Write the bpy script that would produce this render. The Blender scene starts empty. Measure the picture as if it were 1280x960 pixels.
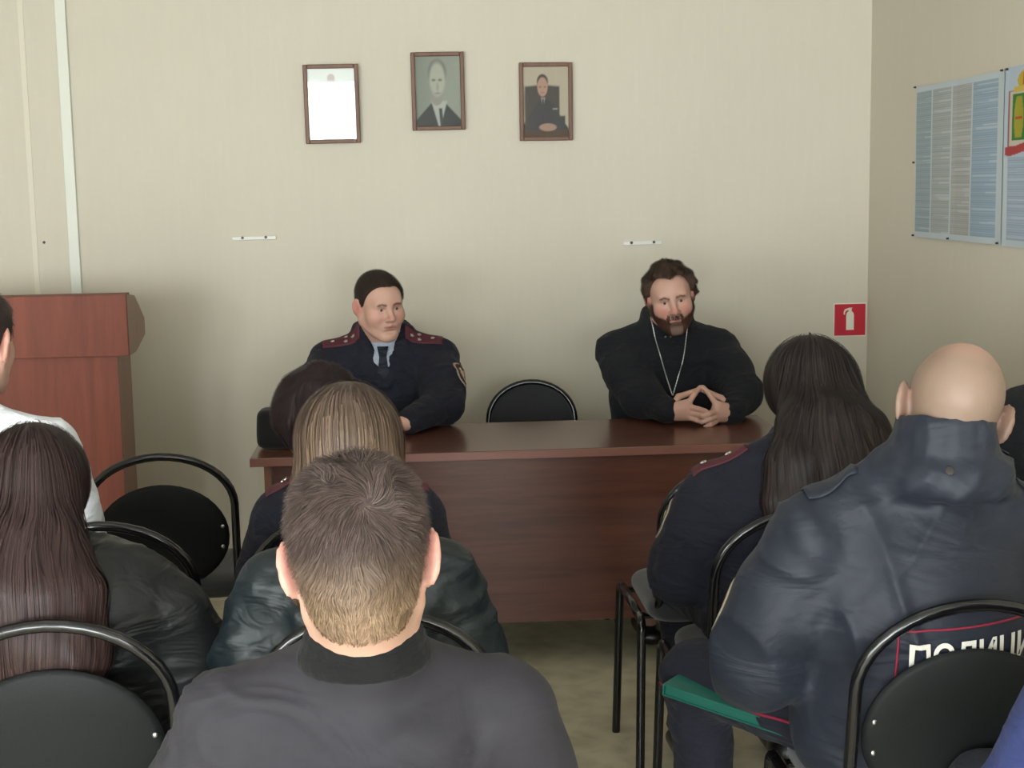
import bpy, bmesh, math, random
import numpy as np
from mathutils import Vector, Matrix
from mathutils.bvhtree import BVHTree

# ------------------------------------------------------------------ camera, world, light, exposure
scene = bpy.context.scene
F_PX, CAM_H = 1800.0, 1.58
PITCH, YAW, ROLL = math.radians(7.84), math.radians(4.1), math.radians(-1.03)
CR = (Matrix.Rotation(-YAW, 3, 'Z') @ Matrix.Rotation(math.pi/2 - PITCH, 3, 'X') @ Matrix.Rotation(ROLL, 3, 'Z'))
cam_data = bpy.data.cameras.new('camera')
cam_data.sensor_width = 36.0
cam_data.lens = F_PX * 36.0 / 1280.0
cam_data.clip_start = 0.05
cam = bpy.data.objects.new('camera', cam_data)
scene.collection.objects.link(cam)
M4 = CR.to_4x4(); M4.translation = (0, 0, CAM_H)
cam.matrix_world = M4
scene.camera = cam

scene.view_settings.view_transform = 'Standard'
scene.view_settings.look = 'None'
scene.view_settings.gamma = 1.0
scene.view_settings.use_curve_mapping = False
scene.view_settings.exposure = -0.50

world = bpy.data.worlds.new('overcast_sky'); scene.world = world
world.use_nodes = True
wn = world.node_tree.nodes['Background']
wn.inputs[0].default_value = (0.91, 0.97, 1.0, 1)
SKY = 34.0
wn.inputs[1].default_value = SKY

ROOM_X0, ROOM_X1, ROOM_Y0, ROOM_Y1, ROOM_Z = -3.3, 1.90, -2.4, 5.83, 2.85
WINDOWS = [(-3.1, -1.85, .55, 2.05), (-1.65, -0.1, .55, 2.30), (0.40, 1.75, .55, 1.95)]
ADDED_WINDOW = (-1.9, -.3, .60, 2.1)      # y0, y1, z0, z1 of an unseen left-wall window added to brighten the room
for i, (x0, x1, z0, z1) in enumerate(WINDOWS):
    ld = bpy.data.lights.new('window_daylight', 'AREA')
    ld.shape = 'RECTANGLE'; ld.size = x1-x0; ld.size_y = z1-z0
    ld.cycles.is_portal = True
    lo = bpy.data.objects.new('window_daylight', ld)
    scene.collection.objects.link(lo)
    lo.location = ((x0+x1)/2, ROOM_Y0-.02, (z0+z1)/2)
    lo.rotation_euler = (math.pi/2, 0, 0)
ld = bpy.data.lights.new('window_daylight', 'AREA'); ld.shape = 'RECTANGLE'; ld.size = ADDED_WINDOW[3]-ADDED_WINDOW[2]; ld.size_y = ADDED_WINDOW[1]-ADDED_WINDOW[0]  # daylight portal of the added left window
ld.cycles.is_portal = True
lo = bpy.data.objects.new('window_daylight', ld); scene.collection.objects.link(lo)
lo.location = (ROOM_X0-.02, (ADDED_WINDOW[0]+ADDED_WINDOW[1])/2, (ADDED_WINDOW[2]+ADDED_WINDOW[3])/2); lo.rotation_euler = (0, -math.pi/2, 0)
CEIL_W = 55.0
for (lx, ly) in ((-.9, -.6), (.6, -.6), (-.9, 2.4), (.6, 2.4)):     # weak unseen fill lights added under the ceiling, above the frame
    ld = bpy.data.lights.new('ceiling_fill_light', 'AREA')
    ld.shape = 'RECTANGLE'; ld.size = .6; ld.size_y = .6
    ld.energy = CEIL_W * .04; ld.color = (1.0, .97, .93)
    lo = bpy.data.objects.new('ceiling_fill_light', ld)
    scene.collection.objects.link(lo); lo.location = (lx, ly, ROOM_Z-.03)

# ------------------------------------------------------------------ helpers
C = scene.collection
rng = np.random.default_rng(7)
random.seed(7)

def at(x, y, D=None, z=None):
    """a photo pixel to the world point at depth D or at height z (calibration of the place)"""
    d = CR @ Vector(((x-640)/F_PX, -(y-480)/F_PX, -1))
    t = D/d.y if D is not None else (z-CAM_H)/d.z
    return np.array([t*d.x, t*d.y, CAM_H + t*d.z])

def lin(r, g=None, b=None):
    if g is None: r, g, b = r
    return tuple(((c/255)/12.92 if c/255 <= .04045 else ((c/255+.055)/1.055)**2.4) for c in (r, g, b))

def link(o, parent=None):
    C.objects.link(o)
    if parent is not None: o.parent = parent
    return o

def tag(o, label=None, cat=None, group=None, kind=None):
    if label: o['label'] = label
    if cat: o['category'] = cat
    if group: o['group'] = group
    if kind: o['kind'] = kind
    return o

def empty(name, loc=(0, 0, 0), rz=0, label=None, cat=None, group=None):
    o = bpy.data.objects.new(name, None); C.objects.link(o)
    o.location = loc; o.rotation_euler = (0, 0, rz); o.empty_display_size = .05
    return tag(o, label, cat, group)

def mesh_obj(name, V, Fc, mat, parent=None, col=None, smooth=True):
    me = bpy.data.meshes.new(name)
    V = np.asarray(V, dtype=np.float32)
    if isinstance(Fc, np.ndarray):
        n = Fc.shape[1]
        me.vertices.add(len(V)); me.vertices.foreach_set('co', V.ravel())
        me.loops.add(Fc.size); me.loops.foreach_set('vertex_index', Fc.ravel().astype(np.int32))
        me.polygons.add(len(Fc)); me.polygons.foreach_set('loop_start', np.arange(0, Fc.size, n, dtype=np.int32))
        me.update(calc_edges=True)
    else:
        me.from_pydata([tuple(map(float, v)) for v in V], [], Fc)
        me.update()
    if smooth: me.polygons.foreach_set('use_smooth', np.ones(len(me.polygons), dtype=bool))
    if col is not None:
        a = me.color_attributes.new('Col', 'FLOAT_COLOR', 'POINT')
        c4 = np.ones((len(V), 4), np.float32); c4[:, :3] = col
        a.data.foreach_set('color', c4.ravel())
    me.materials.append(mat)
    return link(bpy.data.objects.new(name, me), parent)

def bm_obj(name, bm, mat, parent=None, smooth=False):
    me = bpy.data.meshes.new(name); bm.to_mesh(me); bm.free()
    if smooth: me.polygons.foreach_set('use_smooth', np.ones(len(me.polygons), dtype=bool))
    me.materials.append(mat)
    return link(bpy.data.objects.new(name, me), parent)

def add_box(bm, c0, c1, bev=0.0, seg=2):
    r = bmesh.ops.create_cube(bm, size=1)
    vs = r['verts']
    c0 = Vector(c0); c1 = Vector(c1)
    for v in vs:
        v.co = Vector(((c0[i]+c1[i])/2 + v.co[i]*(c1[i]-c0[i])) for i in range(3))
    if bev > 0:
        es = list({e for v in vs for e in v.link_edges})
        bmesh.ops.bevel(bm, geom=es, offset=bev, segments=seg, affect='EDGES', profile=.5)

def box(name, c0, c1, mat, parent=None, bev=0.0, seg=2):
    bm = bmesh.new(); add_box(bm, c0, c1, bev, seg)
    return bm_obj(name, bm, mat, parent)

def tube_geo(P, r, n=10, caps=True):
    P = np.asarray(P, float); m = len(P)
    T = np.gradient(P, axis=0); T /= np.linalg.norm(T, axis=1)[:, None]
    rr = np.full(m, r) if np.isscalar(r) else np.asarray(r)
    up = np.array([0, 0, 1.]) if abs(T[0][2]) < .9 else np.array([1., 0, 0])
    N = np.cross(T[0], up); N /= np.linalg.norm(N)
    V = []
    for i in range(m):
        N = N - T[i]*np.dot(N, T[i]); N /= np.linalg.norm(N)
        B = np.cross(T[i], N)
        for k in range(n):
            a = 2*math.pi*k/n
            V.append(P[i] + rr[i]*(math.cos(a)*N + math.sin(a)*B))
    Fc = []
    for i in range(m-1):
        for k in range(n):
            k2 = (k+1) % n
            Fc.append((i*n+k, i*n+k2, (i+1)*n+k2, (i+1)*n+k))
    if caps:
        Fc.append(tuple(range(n))[::-1]); Fc.append(tuple((m-1)*n+k for k in range(n)))
    return V, Fc

def tube(name, P, r, mat, parent=None, n=10):
    V, Fc = tube_geo(P, r, n)
    return mesh_obj(name, V, Fc, mat, parent)

def smooth_path(P, it=3):
    P = np.asarray(P, float)
    for _ in range(it):
        Q = [P[0]]
        for a, b in zip(P[:-1], P[1:]):
            Q += [a*.75+b*.25, a*.25+b*.75]
        Q.append(P[-1]); P = np.array(Q)
    return P

# ------------------------------------------------------------------ materials
def new_mat(name):
    m = bpy.data.materials.new(name); m.use_nodes = True
    nt = m.node_tree; return m, nt, nt.nodes['Principled BSDF']

def N(nt, t, **kw):
    n = nt.nodes.new(t)
    for k, v in kw.items():
        if k in n.inputs: n.inputs[k].default_value = v
        else: setattr(n, k, v)
    return n

def simple_mat(name, col, rough=.5, metal=0, spec=.5, bump=0, bscale=200, var=0.0, vscale=8, coat=0, sheen=0, stretch=(1, 1, 1)):
    m, nt, b = new_mat(name)
    c = (*lin(col), 1)
    b.inputs['Base Color'].default_value = c
    b.inputs['Roughness'].default_value = rough
    b.inputs['Metallic'].default_value = metal
    b.inputs['Specular IOR Level'].default_value = spec
    b.inputs['Coat Weight'].default_value = coat
    b.inputs['Sheen Weight'].default_value = sheen
    tc = N(nt, 'ShaderNodeTexCoord'); mp = N(nt, 'ShaderNodeMapping'); mp.inputs['Scale'].default_value = stretch
    nt.links.new(tc.outputs['Object'], mp.inputs['Vector'])
    if var:
        no = N(nt, 'ShaderNodeTexNoise', Scale=vscale, Detail=5.0)
        nt.links.new(mp.outputs[0], no.inputs['Vector'])
        mx = N(nt, 'ShaderNodeMix', data_type='RGBA')
        mx.inputs['A'].default_value = tuple(x*(1-var) for x in c[:3])+(1,)
        mx.inputs['B'].default_value = tuple(min(1, x*(1+var)) for x in c[:3])+(1,)
        nt.links.new(no.outputs['Fac'], mx.inputs['Factor'])
        nt.links.new(mx.outputs['Result'], b.inputs['Base Color'])
    if bump:
        n2 = N(nt, 'ShaderNodeTexNoise', Scale=bscale, Detail=3.0)
        nt.links.new(mp.outputs[0], n2.inputs['Vector'])
        bp = N(nt, 'ShaderNodeBump', Strength=bump, Distance=.002)
        nt.links.new(n2.outputs['Fac'], bp.inputs['Height'])
        nt.links.new(bp.outputs[0], b.inputs['Normal'])
    return m

def attr_mat(name, rough=.5, spec=.5, sss=0, bump=0, bscale=300, aniso=0, sheen=0):
    m, nt, b = new_mat(name)
    a = N(nt, 'ShaderNodeVertexColor', layer_name='Col')
    nt.links.new(a.outputs['Color'], b.inputs['Base Color'])
    b.inputs['Roughness'].default_value = rough
    b.inputs['Specular IOR Level'].default_value = spec
    b.inputs['Sheen Weight'].default_value = sheen
    if sss:
        b.inputs['Subsurface Weight'].default_value = sss
        b.inputs['Subsurface Radius'].default_value = (.6, .25, .15)
        b.inputs['Subsurface Scale'].default_value = .012
    if bump:
        tc = N(nt, 'ShaderNodeTexCoord')
        n2 = N(nt, 'ShaderNodeTexNoise', Scale=bscale, Detail=3.0)
        nt.links.new(tc.outputs['Object'], n2.inputs['Vector'])
        bp = N(nt, 'ShaderNodeBump', Strength=bump, Distance=.001)
        nt.links.new(n2.outputs['Fac'], bp.inputs['Height'])
        nt.links.new(bp.outputs[0], b.inputs['Normal'])
    return m

def wood_mat(name, c1, c2, grain='X', rough=.32, scale=1.0):
    m, nt, b = new_mat(name)
    tc = N(nt, 'ShaderNodeTexCoord'); mp = N(nt, 'ShaderNodeMapping')
    s = {'X': (1.2, 14, 14), 'Z': (14, 14, 1.2)}[grain]
    mp.inputs['Scale'].default_value = tuple(q*scale for q in s)
    nt.links.new(tc.outputs['Object'], mp.inputs['Vector'])
    no = N(nt, 'ShaderNodeTexNoise', Scale=1.6, Detail=8.0, Roughness=.6, Distortion=.7)
    n2 = N(nt, 'ShaderNodeTexNoise', Scale=9.0, Detail=6.0, Roughness=.7)
    nt.links.new(mp.outputs[0], no.inputs['Vector']); nt.links.new(mp.outputs[0], n2.inputs['Vector'])
    ad = N(nt, 'ShaderNodeMath', operation='MULTIPLY_ADD'); ad.inputs[1].default_value = .45
    nt.links.new(n2.outputs['Fac'], ad.inputs[0]); nt.links.new(no.outputs['Fac'], ad.inputs[2])
    cr = N(nt, 'ShaderNodeValToRGB')
    cr.color_ramp.elements[0].position = .5; cr.color_ramp.elements[0].color = (*lin(c1), 1)
    cr.color_ramp.elements[1].position = .95; cr.color_ramp.elements[1].color = (*lin(c2), 1)
    nt.links.new(ad.outputs[0], cr.inputs['Fac']); nt.links.new(cr.outputs[0], b.inputs['Base Color'])
    b.inputs['Roughness'].default_value = rough
    return m

def wallpaper_mat(name, col):
    m, nt, b = new_mat(name)
    tc = N(nt, 'ShaderNodeTexCoord')
    mp = N(nt, 'ShaderNodeMapping'); mp.inputs['Scale'].default_value = (55, 55, 5)
    nt.links.new(tc.outputs['Object'], mp.inputs['Vector'])
    n1 = N(nt, 'ShaderNodeTexNoise', Scale=1.0, Detail=4.0); nt.links.new(mp.outputs[0], n1.inputs['Vector'])
    n2 = N(nt, 'ShaderNodeTexNoise', Scale=140.0, Detail=2.0); nt.links.new(tc.outputs['Object'], n2.inputs['Vector'])
    n3 = N(nt, 'ShaderNodeTexNoise', Scale=.8, Detail=3.0); nt.links.new(tc.outputs['Object'], n3.inputs['Vector'])
    mix = N(nt, 'ShaderNodeMix', data_type='RGBA')
    c = lin(col)
    mix.inputs['A'].default_value = (c[0]*.93, c[1]*.93, c[2]*.92, 1); mix.inputs['B'].default_value = (c[0]*1.05, c[1]*1.05, c[2]*1.05, 1)
    a1 = N(nt, 'ShaderNodeMath', operation='MULTIPLY_ADD'); a1.inputs[1].default_value = .4
    nt.links.new(n1.outputs['Fac'], a1.inputs[0])
    a2 = N(nt, 'ShaderNodeMath', operation='MULTIPLY'); a2.inputs[1].default_value = .6
    nt.links.new(n3.outputs['Fac'], a2.inputs[0]); nt.links.new(a2.outputs[0], a1.inputs[2])
    nt.links.new(a1.outputs[0], mix.inputs['Factor'])
    nt.links.new(mix.outputs['Result'], b.inputs['Base Color'])
    ad = N(nt, 'ShaderNodeMath', operation='ADD')
    nt.links.new(n1.outputs['Fac'], ad.inputs[0]); nt.links.new(n2.outputs['Fac'], ad.inputs[1])
    bp = N(nt, 'ShaderNodeBump', Strength=.25, Distance=.002)
    nt.links.new(ad.outputs[0], bp.inputs['Height']); nt.links.new(bp.outputs[0], b.inputs['Normal'])
    b.inputs['Roughness'].default_value = .75
    b.inputs['Specular IOR Level'].default_value = .25
    return m

MAT = {}
MAT['wall'] = wallpaper_mat('beige_wallpaper', (205, 198, 182))
MAT['white'] = simple_mat('white_plastic', (214, 214, 204), .4)
MAT['ceiling'] = simple_mat('ceiling_white', (196, 194, 190), .9)
MAT['black_tube'] = simple_mat('black_painted_tube', (14, 14, 16), .18, spec=.6)
MAT['shell'] = simple_mat('black_textured_shell', (18, 21, 21), .6, spec=.25, bump=.35, bscale=500, var=.12, vscale=40)
MAT['seat'] = simple_mat('dark_fabric', (42, 43, 46), .95, bump=.5, bscale=600, sheen=.3)
MAT['bolt'] = simple_mat('steel_bolt', (190, 190, 190), .3, metal=1)
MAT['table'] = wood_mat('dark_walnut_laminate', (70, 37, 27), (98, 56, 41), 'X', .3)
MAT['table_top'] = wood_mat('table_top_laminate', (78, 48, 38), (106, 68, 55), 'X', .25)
MAT['edge'] = simple_mat('table_edge_band', (122, 78, 66), .35)
MAT['lectern'] = wood_mat('cherry_laminate', (102, 42, 23), (126, 58, 34), 'Z', .6, .6)
MAT['lectern_side'] = wood_mat('cherry_laminate_lit_side', (112, 72, 52), (132, 90, 68), 'Z', .35, .6)  # paler, greyer cherry copy: light on the lectern side painted into the colour
MAT['skin'] = attr_mat('skin', .5, .4, sss=.12, bump=.15, bscale=260)
MAT['hair'] = attr_mat('hair', .5, .22)
MAT['print'] = attr_mat('print', .6, .3)
MAT['cloth_attr'] = attr_mat('printed_cloth', .7, .3)
MAT['metal'] = simple_mat('silver_metal', (185, 185, 180), .3, metal=1)
MAT['pin'] = simple_mat('dark_pin', (40, 38, 36), .4)
MAT['black'] = simple_mat('matte_black_cloth', (13, 13, 14), .95, bump=.4, bscale=300, sheen=.1)
MAT['red'] = simple_mat('sign_red', (190, 30, 52), .45)
MAT['sign_white'] = simple_mat('sign_white', (226, 222, 205), .5)
MAT['burgundy'] = simple_mat('burgundy_cloth', (74, 22, 34), .7, bump=.3, bscale=500)
MAT['piping'] = simple_mat('crimson_piping', (132, 28, 52), .6)
MAT['frame_wood'] = wood_mat('frame_brown_wood', (92, 60, 44), (116, 80, 60), 'Z', .5, 2)
MAT['green'] = simple_mat('green_folder_plastic', (24, 88, 76), .35, bump=.2, bscale=150)
MAT['paper'] = simple_mat('paper', (216, 212, 200), .8)
MAT['eye'] = simple_mat('eye_white', (176, 160, 152), .3)
MAT['iris'] = simple_mat('iris_dark', (58, 50, 46), .25)
MAT['skin_plain'] = simple_mat('skin_plain', (200, 150, 130), .5)
MAT['shoe'] = simple_mat('black_shoe_leather', (20, 19, 19), .3)

def glass_mat():
    m, nt, b = new_mat('picture_glass'); nt.nodes.remove(b)
    tr = N(nt, 'ShaderNodeBsdfTransparent'); gl = N(nt, 'ShaderNodeBsdfGlossy', Roughness=.02)
    fr = N(nt, 'ShaderNodeFresnel', IOR=1.62)
    mx = N(nt, 'ShaderNodeMixShader')
    nt.links.new(fr.outputs[0], mx.inputs[0]); nt.links.new(tr.outputs[0], mx.inputs[1]); nt.links.new(gl.outputs[0], mx.inputs[2])
    nt.links.new(mx.outputs[0], nt.nodes['Material Output'].inputs[0])
    return m
MAT['glass'] = glass_mat()

def floor_mat():
    m, nt, b = new_mat('linoleum_floor')
    tc = N(nt, 'ShaderNodeTexCoord')
    n1 = N(nt, 'ShaderNodeTexNoise', Scale=9.0, Detail=8.0, Roughness=.65, Distortion=.6)
    n2 = N(nt, 'ShaderNodeTexVoronoi', Scale=14.0)
    for n in (n1, n2): nt.links.new(tc.outputs['Object'], n.inputs['Vector'])
    ad = N(nt, 'ShaderNodeMath', operation='MULTIPLY_ADD'); ad.inputs[1].default_value = .35
    nt.links.new(n2.outputs['Distance'], ad.inputs[0]); nt.links.new(n1.outputs['Fac'], ad.inputs[2])
    cr = N(nt, 'ShaderNodeValToRGB')
    cr.color_ramp.elements[0].position = .4; cr.color_ramp.elements[0].color = (*lin(172, 164, 138), 1)
    cr.color_ramp.elements[1].position = .8; cr.color_ramp.elements[1].color = (*lin(204, 196, 168), 1)
    nt.links.new(ad.outputs[0], cr.inputs['Fac']); nt.links.new(cr.outputs[0], b.inputs['Base Color'])
    b.inputs['Roughness'].default_value = .42
    return m
MAT['floor'] = floor_mat()

# ------------------------------------------------------------------ noise and implicit surfaces
TAB = rng.random((32, 32, 32)).astype(np.float32)
def vnoise(P):
    P = np.asarray(P, np.float32); I = np.floor(P).astype(int); f = P - I; f = f*f*(3-2*f)
    I &= 31; J = (I+1) & 31
    x0, y0, z0 = I.T; x1, y1, z1 = J.T; fx, fy, fz = f.T
    def L(a, b, t): return a+(b-a)*t
    return L(L(L(TAB[x0, y0, z0], TAB[x1, y0, z0], fx), L(TAB[x0, y1, z0], TAB[x1, y1, z0], fx), fy),
             L(L(TAB[x0, y0, z1], TAB[x1, y0, z1], fx), L(TAB[x0, y1, z1], TAB[x1, y1, z1], fx), fy), fz)

def unit(v):
    v = np.asarray(v, float); return v/np.linalg.norm(v)

class SDF:
    def __init__(s, lo, hi, v):
        s.lo = np.array(lo, np.float32); s.v = v
        s.n = tuple(int(math.ceil((hi[i]-lo[i])/v))+1 for i in range(3))
        s.F = np.full(s.n, .08, np.float32)
    def blk(s, a, b):
        i0 = [max(0, int((a[i]-s.lo[i])/s.v)) for i in range(3)]
        i1 = [min(s.n[i], int((b[i]-s.lo[i])/s.v)+2) for i in range(3)]
        if any(i1[i] <= i0[i] for i in range(3)): return None
        sl = tuple(slice(i0[i], i1[i]) for i in range(3))
        ax = [s.lo[i]+s.v*np.arange(i0[i], i1[i], dtype=np.float32) for i in range(3)]
        return sl, ax[0][:, None, None], ax[1][None, :, None], ax[2][None, None, :]
    def comb(s, sl, d, k, op):
        f = s.F[sl]
        if op == 'add':
            h = np.maximum(k-np.abs(f-d), 0)/max(k, 1e-6); s.F[sl] = np.minimum(f, d)-h*h*k*.25
        else:
            d = -d
            h = np.maximum(k-np.abs(f-d), 0)/max(k, 1e-6); s.F[sl] = np.maximum(f, d)+h*h*k*.25
    def cap(s, a, b, ra, rb=None, k=.03, op='add', U=None):
        """rounded limb from a to b; radii scalars, or (along U, across) pairs"""
        a = np.array(a, float); b = np.array(b, float)
        if rb is None: rb = ra
        m = max(np.max(ra), np.max(rb))+k+3*s.v
        B = s.blk(np.minimum(a, b)-m, np.maximum(a, b)+m)
        if B is None: return
        sl, X, Y, Z = B
        ab = b-a; L2 = float(ab@ab)+1e-9
        t = np.clip(((X-a[0])*ab[0]+(Y-a[1])*ab[1]+(Z-a[2])*ab[2])/L2, 0, 1)
        qx = X-(a[0]+t*ab[0]); qy = Y-(a[1]+t*ab[1]); qz = Z-(a[2]+t*ab[2])
        if np.isscalar(ra):
            d = np.sqrt(qx*qx+qy*qy+qz*qz)-(ra+(rb-ra)*t)
        else:
            w = ab/math.sqrt(L2) if L2 > 1e-8 else np.array([0, 0, 1.])
            u = np.array(U if U is not None else (1, 0, 0), float); u = unit(u-w*(u@w)); v = np.cross(w, u)
            ru = ra[0]+(rb[0]-ra[0])*t; rv = ra[1]+(rb[1]-ra[1])*t; rw = np.minimum(ru, rv)
            cu = (qx*u[0]+qy*u[1]+qz*u[2])/ru; cv = (qx*v[0]+qy*v[1]+qz*v[2])/rv; cw = (qx*w[0]+qy*w[1]+qz*w[2])/rw
            k0 = np.sqrt(cu*cu+cv*cv+cw*cw)+1e-6; k1 = np.sqrt((cu/ru)**2+(cv/rv)**2+(cw/rw)**2)+1e-6
            d = k0*(k0-1)/k1
        s.comb(sl, d.astype(np.float32), k, op)
    def ell(s, c, r, R=None, k=.02, op='add'):
        c = np.array(c, float); r = np.array(r, float); R = np.eye(3) if R is None else R
        m = r.max()+k+3*s.v
        B = s.blk(c-m, c+m)
        if B is None: return
        sl, X, Y, Z = B
        X = X-c[0]; Y = Y-c[1]; Z = Z-c[2]
        q = [(X*R[0, i]+Y*R[1, i]+Z*R[2, i])/r[i] for i in range(3)]
        k0 = np.sqrt(q[0]**2+q[1]**2+q[2]**2)+1e-6
        k1 = np.sqrt((q[0]/r[0])**2+(q[1]/r[1])**2+(q[2]/r[2])**2)+1e-6
        s.comb(sl, (k0*(k0-1)/k1).astype(np.float32), k, op)
    def func(s, lo, hi, fn, k=.01, op='sub'):
        B = s.blk(lo, hi)
        if B is None: return
        sl, X, Y, Z = B
        d = fn(X, Y, Z)
        s.comb(sl, np.broadcast_to(d, s.F[sl].shape).astype(np.float32), k, op)
    def sample(s, P):
        q = (P-s.lo)/s.v
        q = np.clip(q, 0, np.array(s.n)-1.001); I = q.astype(int); f = (q-I).T; x, y, z = I.T; F = s.F
        def L(a, b, t): return a+(b-a)*t
        return L(L(L(F[x, y, z], F[x+1, y, z], f[0]), L(F[x, y+1, z], F[x+1, y+1, z], f[0]), f[1]),
                 L(L(F[x, y, z+1], F[x+1, y, z+1], f[0]), L(F[x, y+1, z+1], F[x+1, y+1, z+1], f[0]), f[1]), f[2])
    def grad(s, P):
        h = s.v; G = np.empty_like(P)
        for i in range(3):
            e = np.zeros(3, np.float32); e[i] = h
            G[:, i] = s.sample(P+e)-s.sample(P-e)
        return G/(np.linalg.norm(G, axis=1)[:, None]+1e-9)
    def mesh(s, smooth=1):
        F = s.F.copy()
        F[0] = F[-1] = .01; F[:, 0] = F[:, -1] = .01; F[:, :, 0] = F[:, :, -1] = .01
        ins = F < 0
        u = ins.astype(np.uint8)
        c = u[:-1]+u[1:]; c = c[:, :-1]+c[:, 1:]; c = c[:, :, :-1]+c[:, :, 1:]
        act = (c > 0) & (c < 8)
        ijk = np.argwhere(act); idx = np.full(act.shape, -1, np.int32); idx[act] = np.arange(len(ijk))
        pos = np.zeros((len(ijk), 3)); cnt = np.zeros(len(ijk))
        cor = np.array([(i, j, k) for i in (0, 1) for j in (0, 1) for k in (0, 1)])
        fv = [F[tuple((ijk+o).T)] for o in cor]
        for a in range(8):
            for b in range(a+1, 8):
                if np.abs(cor[a]-cor[b]).sum() != 1: continue
                m = (fv[a] < 0) != (fv[b] < 0)
                t = fv[a][m]/(fv[a][m]-fv[b][m])
                pos[m] += cor[a]+t[:, None]*(cor[b]-cor[a]); cnt[m] += 1
        V = s.lo+s.v*(ijk+pos/cnt[:, None])
        Q = []
        for ax in range(3):
            o1, o2 = (ax+1) % 3, (ax+2) % 3
            sl0 = [slice(1, -1)]*3; sl1 = [slice(1, -1)]*3
            sl0[ax] = slice(0, -1); sl1[ax] = slice(1, None)
            A = ins[tuple(sl0)]; Bm = ins[tuple(sl1)]
            e = np.argwhere(A != Bm)
            flip = A[tuple(e.T)]
            off = np.ones(3, int); off[ax] = 0; e = e+off
            def cell(d1, d2):
                g = e.copy(); g[:, o1] -= d1; g[:, o2] -= d2
                return idx[tuple(g.T)]
            q = np.stack([cell(1, 1), cell(0, 1), cell(0, 0), cell(1, 0)], 1)
            q[~flip] = q[~flip][:, ::-1]
            Q.append(q)
        Q = np.concatenate(Q)
        for _ in range(smooth): V = laplace(V, Q)
        return V, Q

def laplace(V, Q, f=.5):
    S = np.zeros_like(V); n = np.zeros(len(V))
    for i in range(4):
        for j in (1, 3):
            a = Q[:, i]; b = Q[:, (i+j) % 4]
            for d in range(3): S[:, d] += np.bincount(a, V[b, d], len(V))
            n += np.bincount(a, minlength=len(V))
    return V*(1-f)+f*S/np.maximum(n, 1)[:, None]

def normals(V, Q):
    fn = np.cross(V[Q[:, 2]]-V[Q[:, 0]], V[Q[:, 3]]-V[Q[:, 1]])
    Nn = np.zeros_like(V)
    for i in range(4):
        for d in range(3): Nn[:, d] += np.bincount(Q[:, i], fn[:, d], len(V))
    return Nn/(np.linalg.norm(Nn, axis=1)[:, None]+1e-12)

def folds(V, Q, amp=.006, seed=0, layers=None):
    """cloth folds: ridged noise stretched along fold directions"""
    Nn = normals(V, Q)
    D = np.zeros(len(V))
    if layers is None: layers = [((1, .35, .5), 10, 1.0), ((-.6, .3, 1), 15, .7), ((1, -.2, -.4), 24, .4)]
    for i, (dv, fr, w) in enumerate(layers):
        d = unit(dv)
        warp = np.stack([vnoise(V*3.6+seed+j*7.7) for j in range(3)], 1)-.5
        W = V+warp*.22
        t = W@d
        P = (W-np.outer(t, d))*fr+np.outer(t, d)*fr*.25+seed*3.3+i*11.1
        n = (vnoise(P)-.5)*1.5
        r = np.clip(1-np.abs(n)*3.2, 0, 1)**1.5            # narrow ridges
        gate = np.clip((vnoise(V*5.5+seed*1.7+i*5)-.38)*4, 0, 1)
        D += w*r*gate+w*.35*n
    return V+Nn*(amp*1.35*(D-.25))[:, None]

def rotm(yaw=0, pitch=0, roll=0):
    """head turn: yaw left+, pitch up+, roll (top towards own right)+, degrees, local face +y"""
    return np.array((Matrix.Rotation(math.radians(yaw), 3, 'Z') @ Matrix.Rotation(math.radians(pitch), 3, 'X') @ Matrix.Rotation(math.radians(roll), 3, 'Y')))

# ------------------------------------------------------------------ people
SKIN = dict(base=lin(196, 156, 138), red=lin(190, 122, 110), lip=lin(160, 92, 84))

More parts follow.
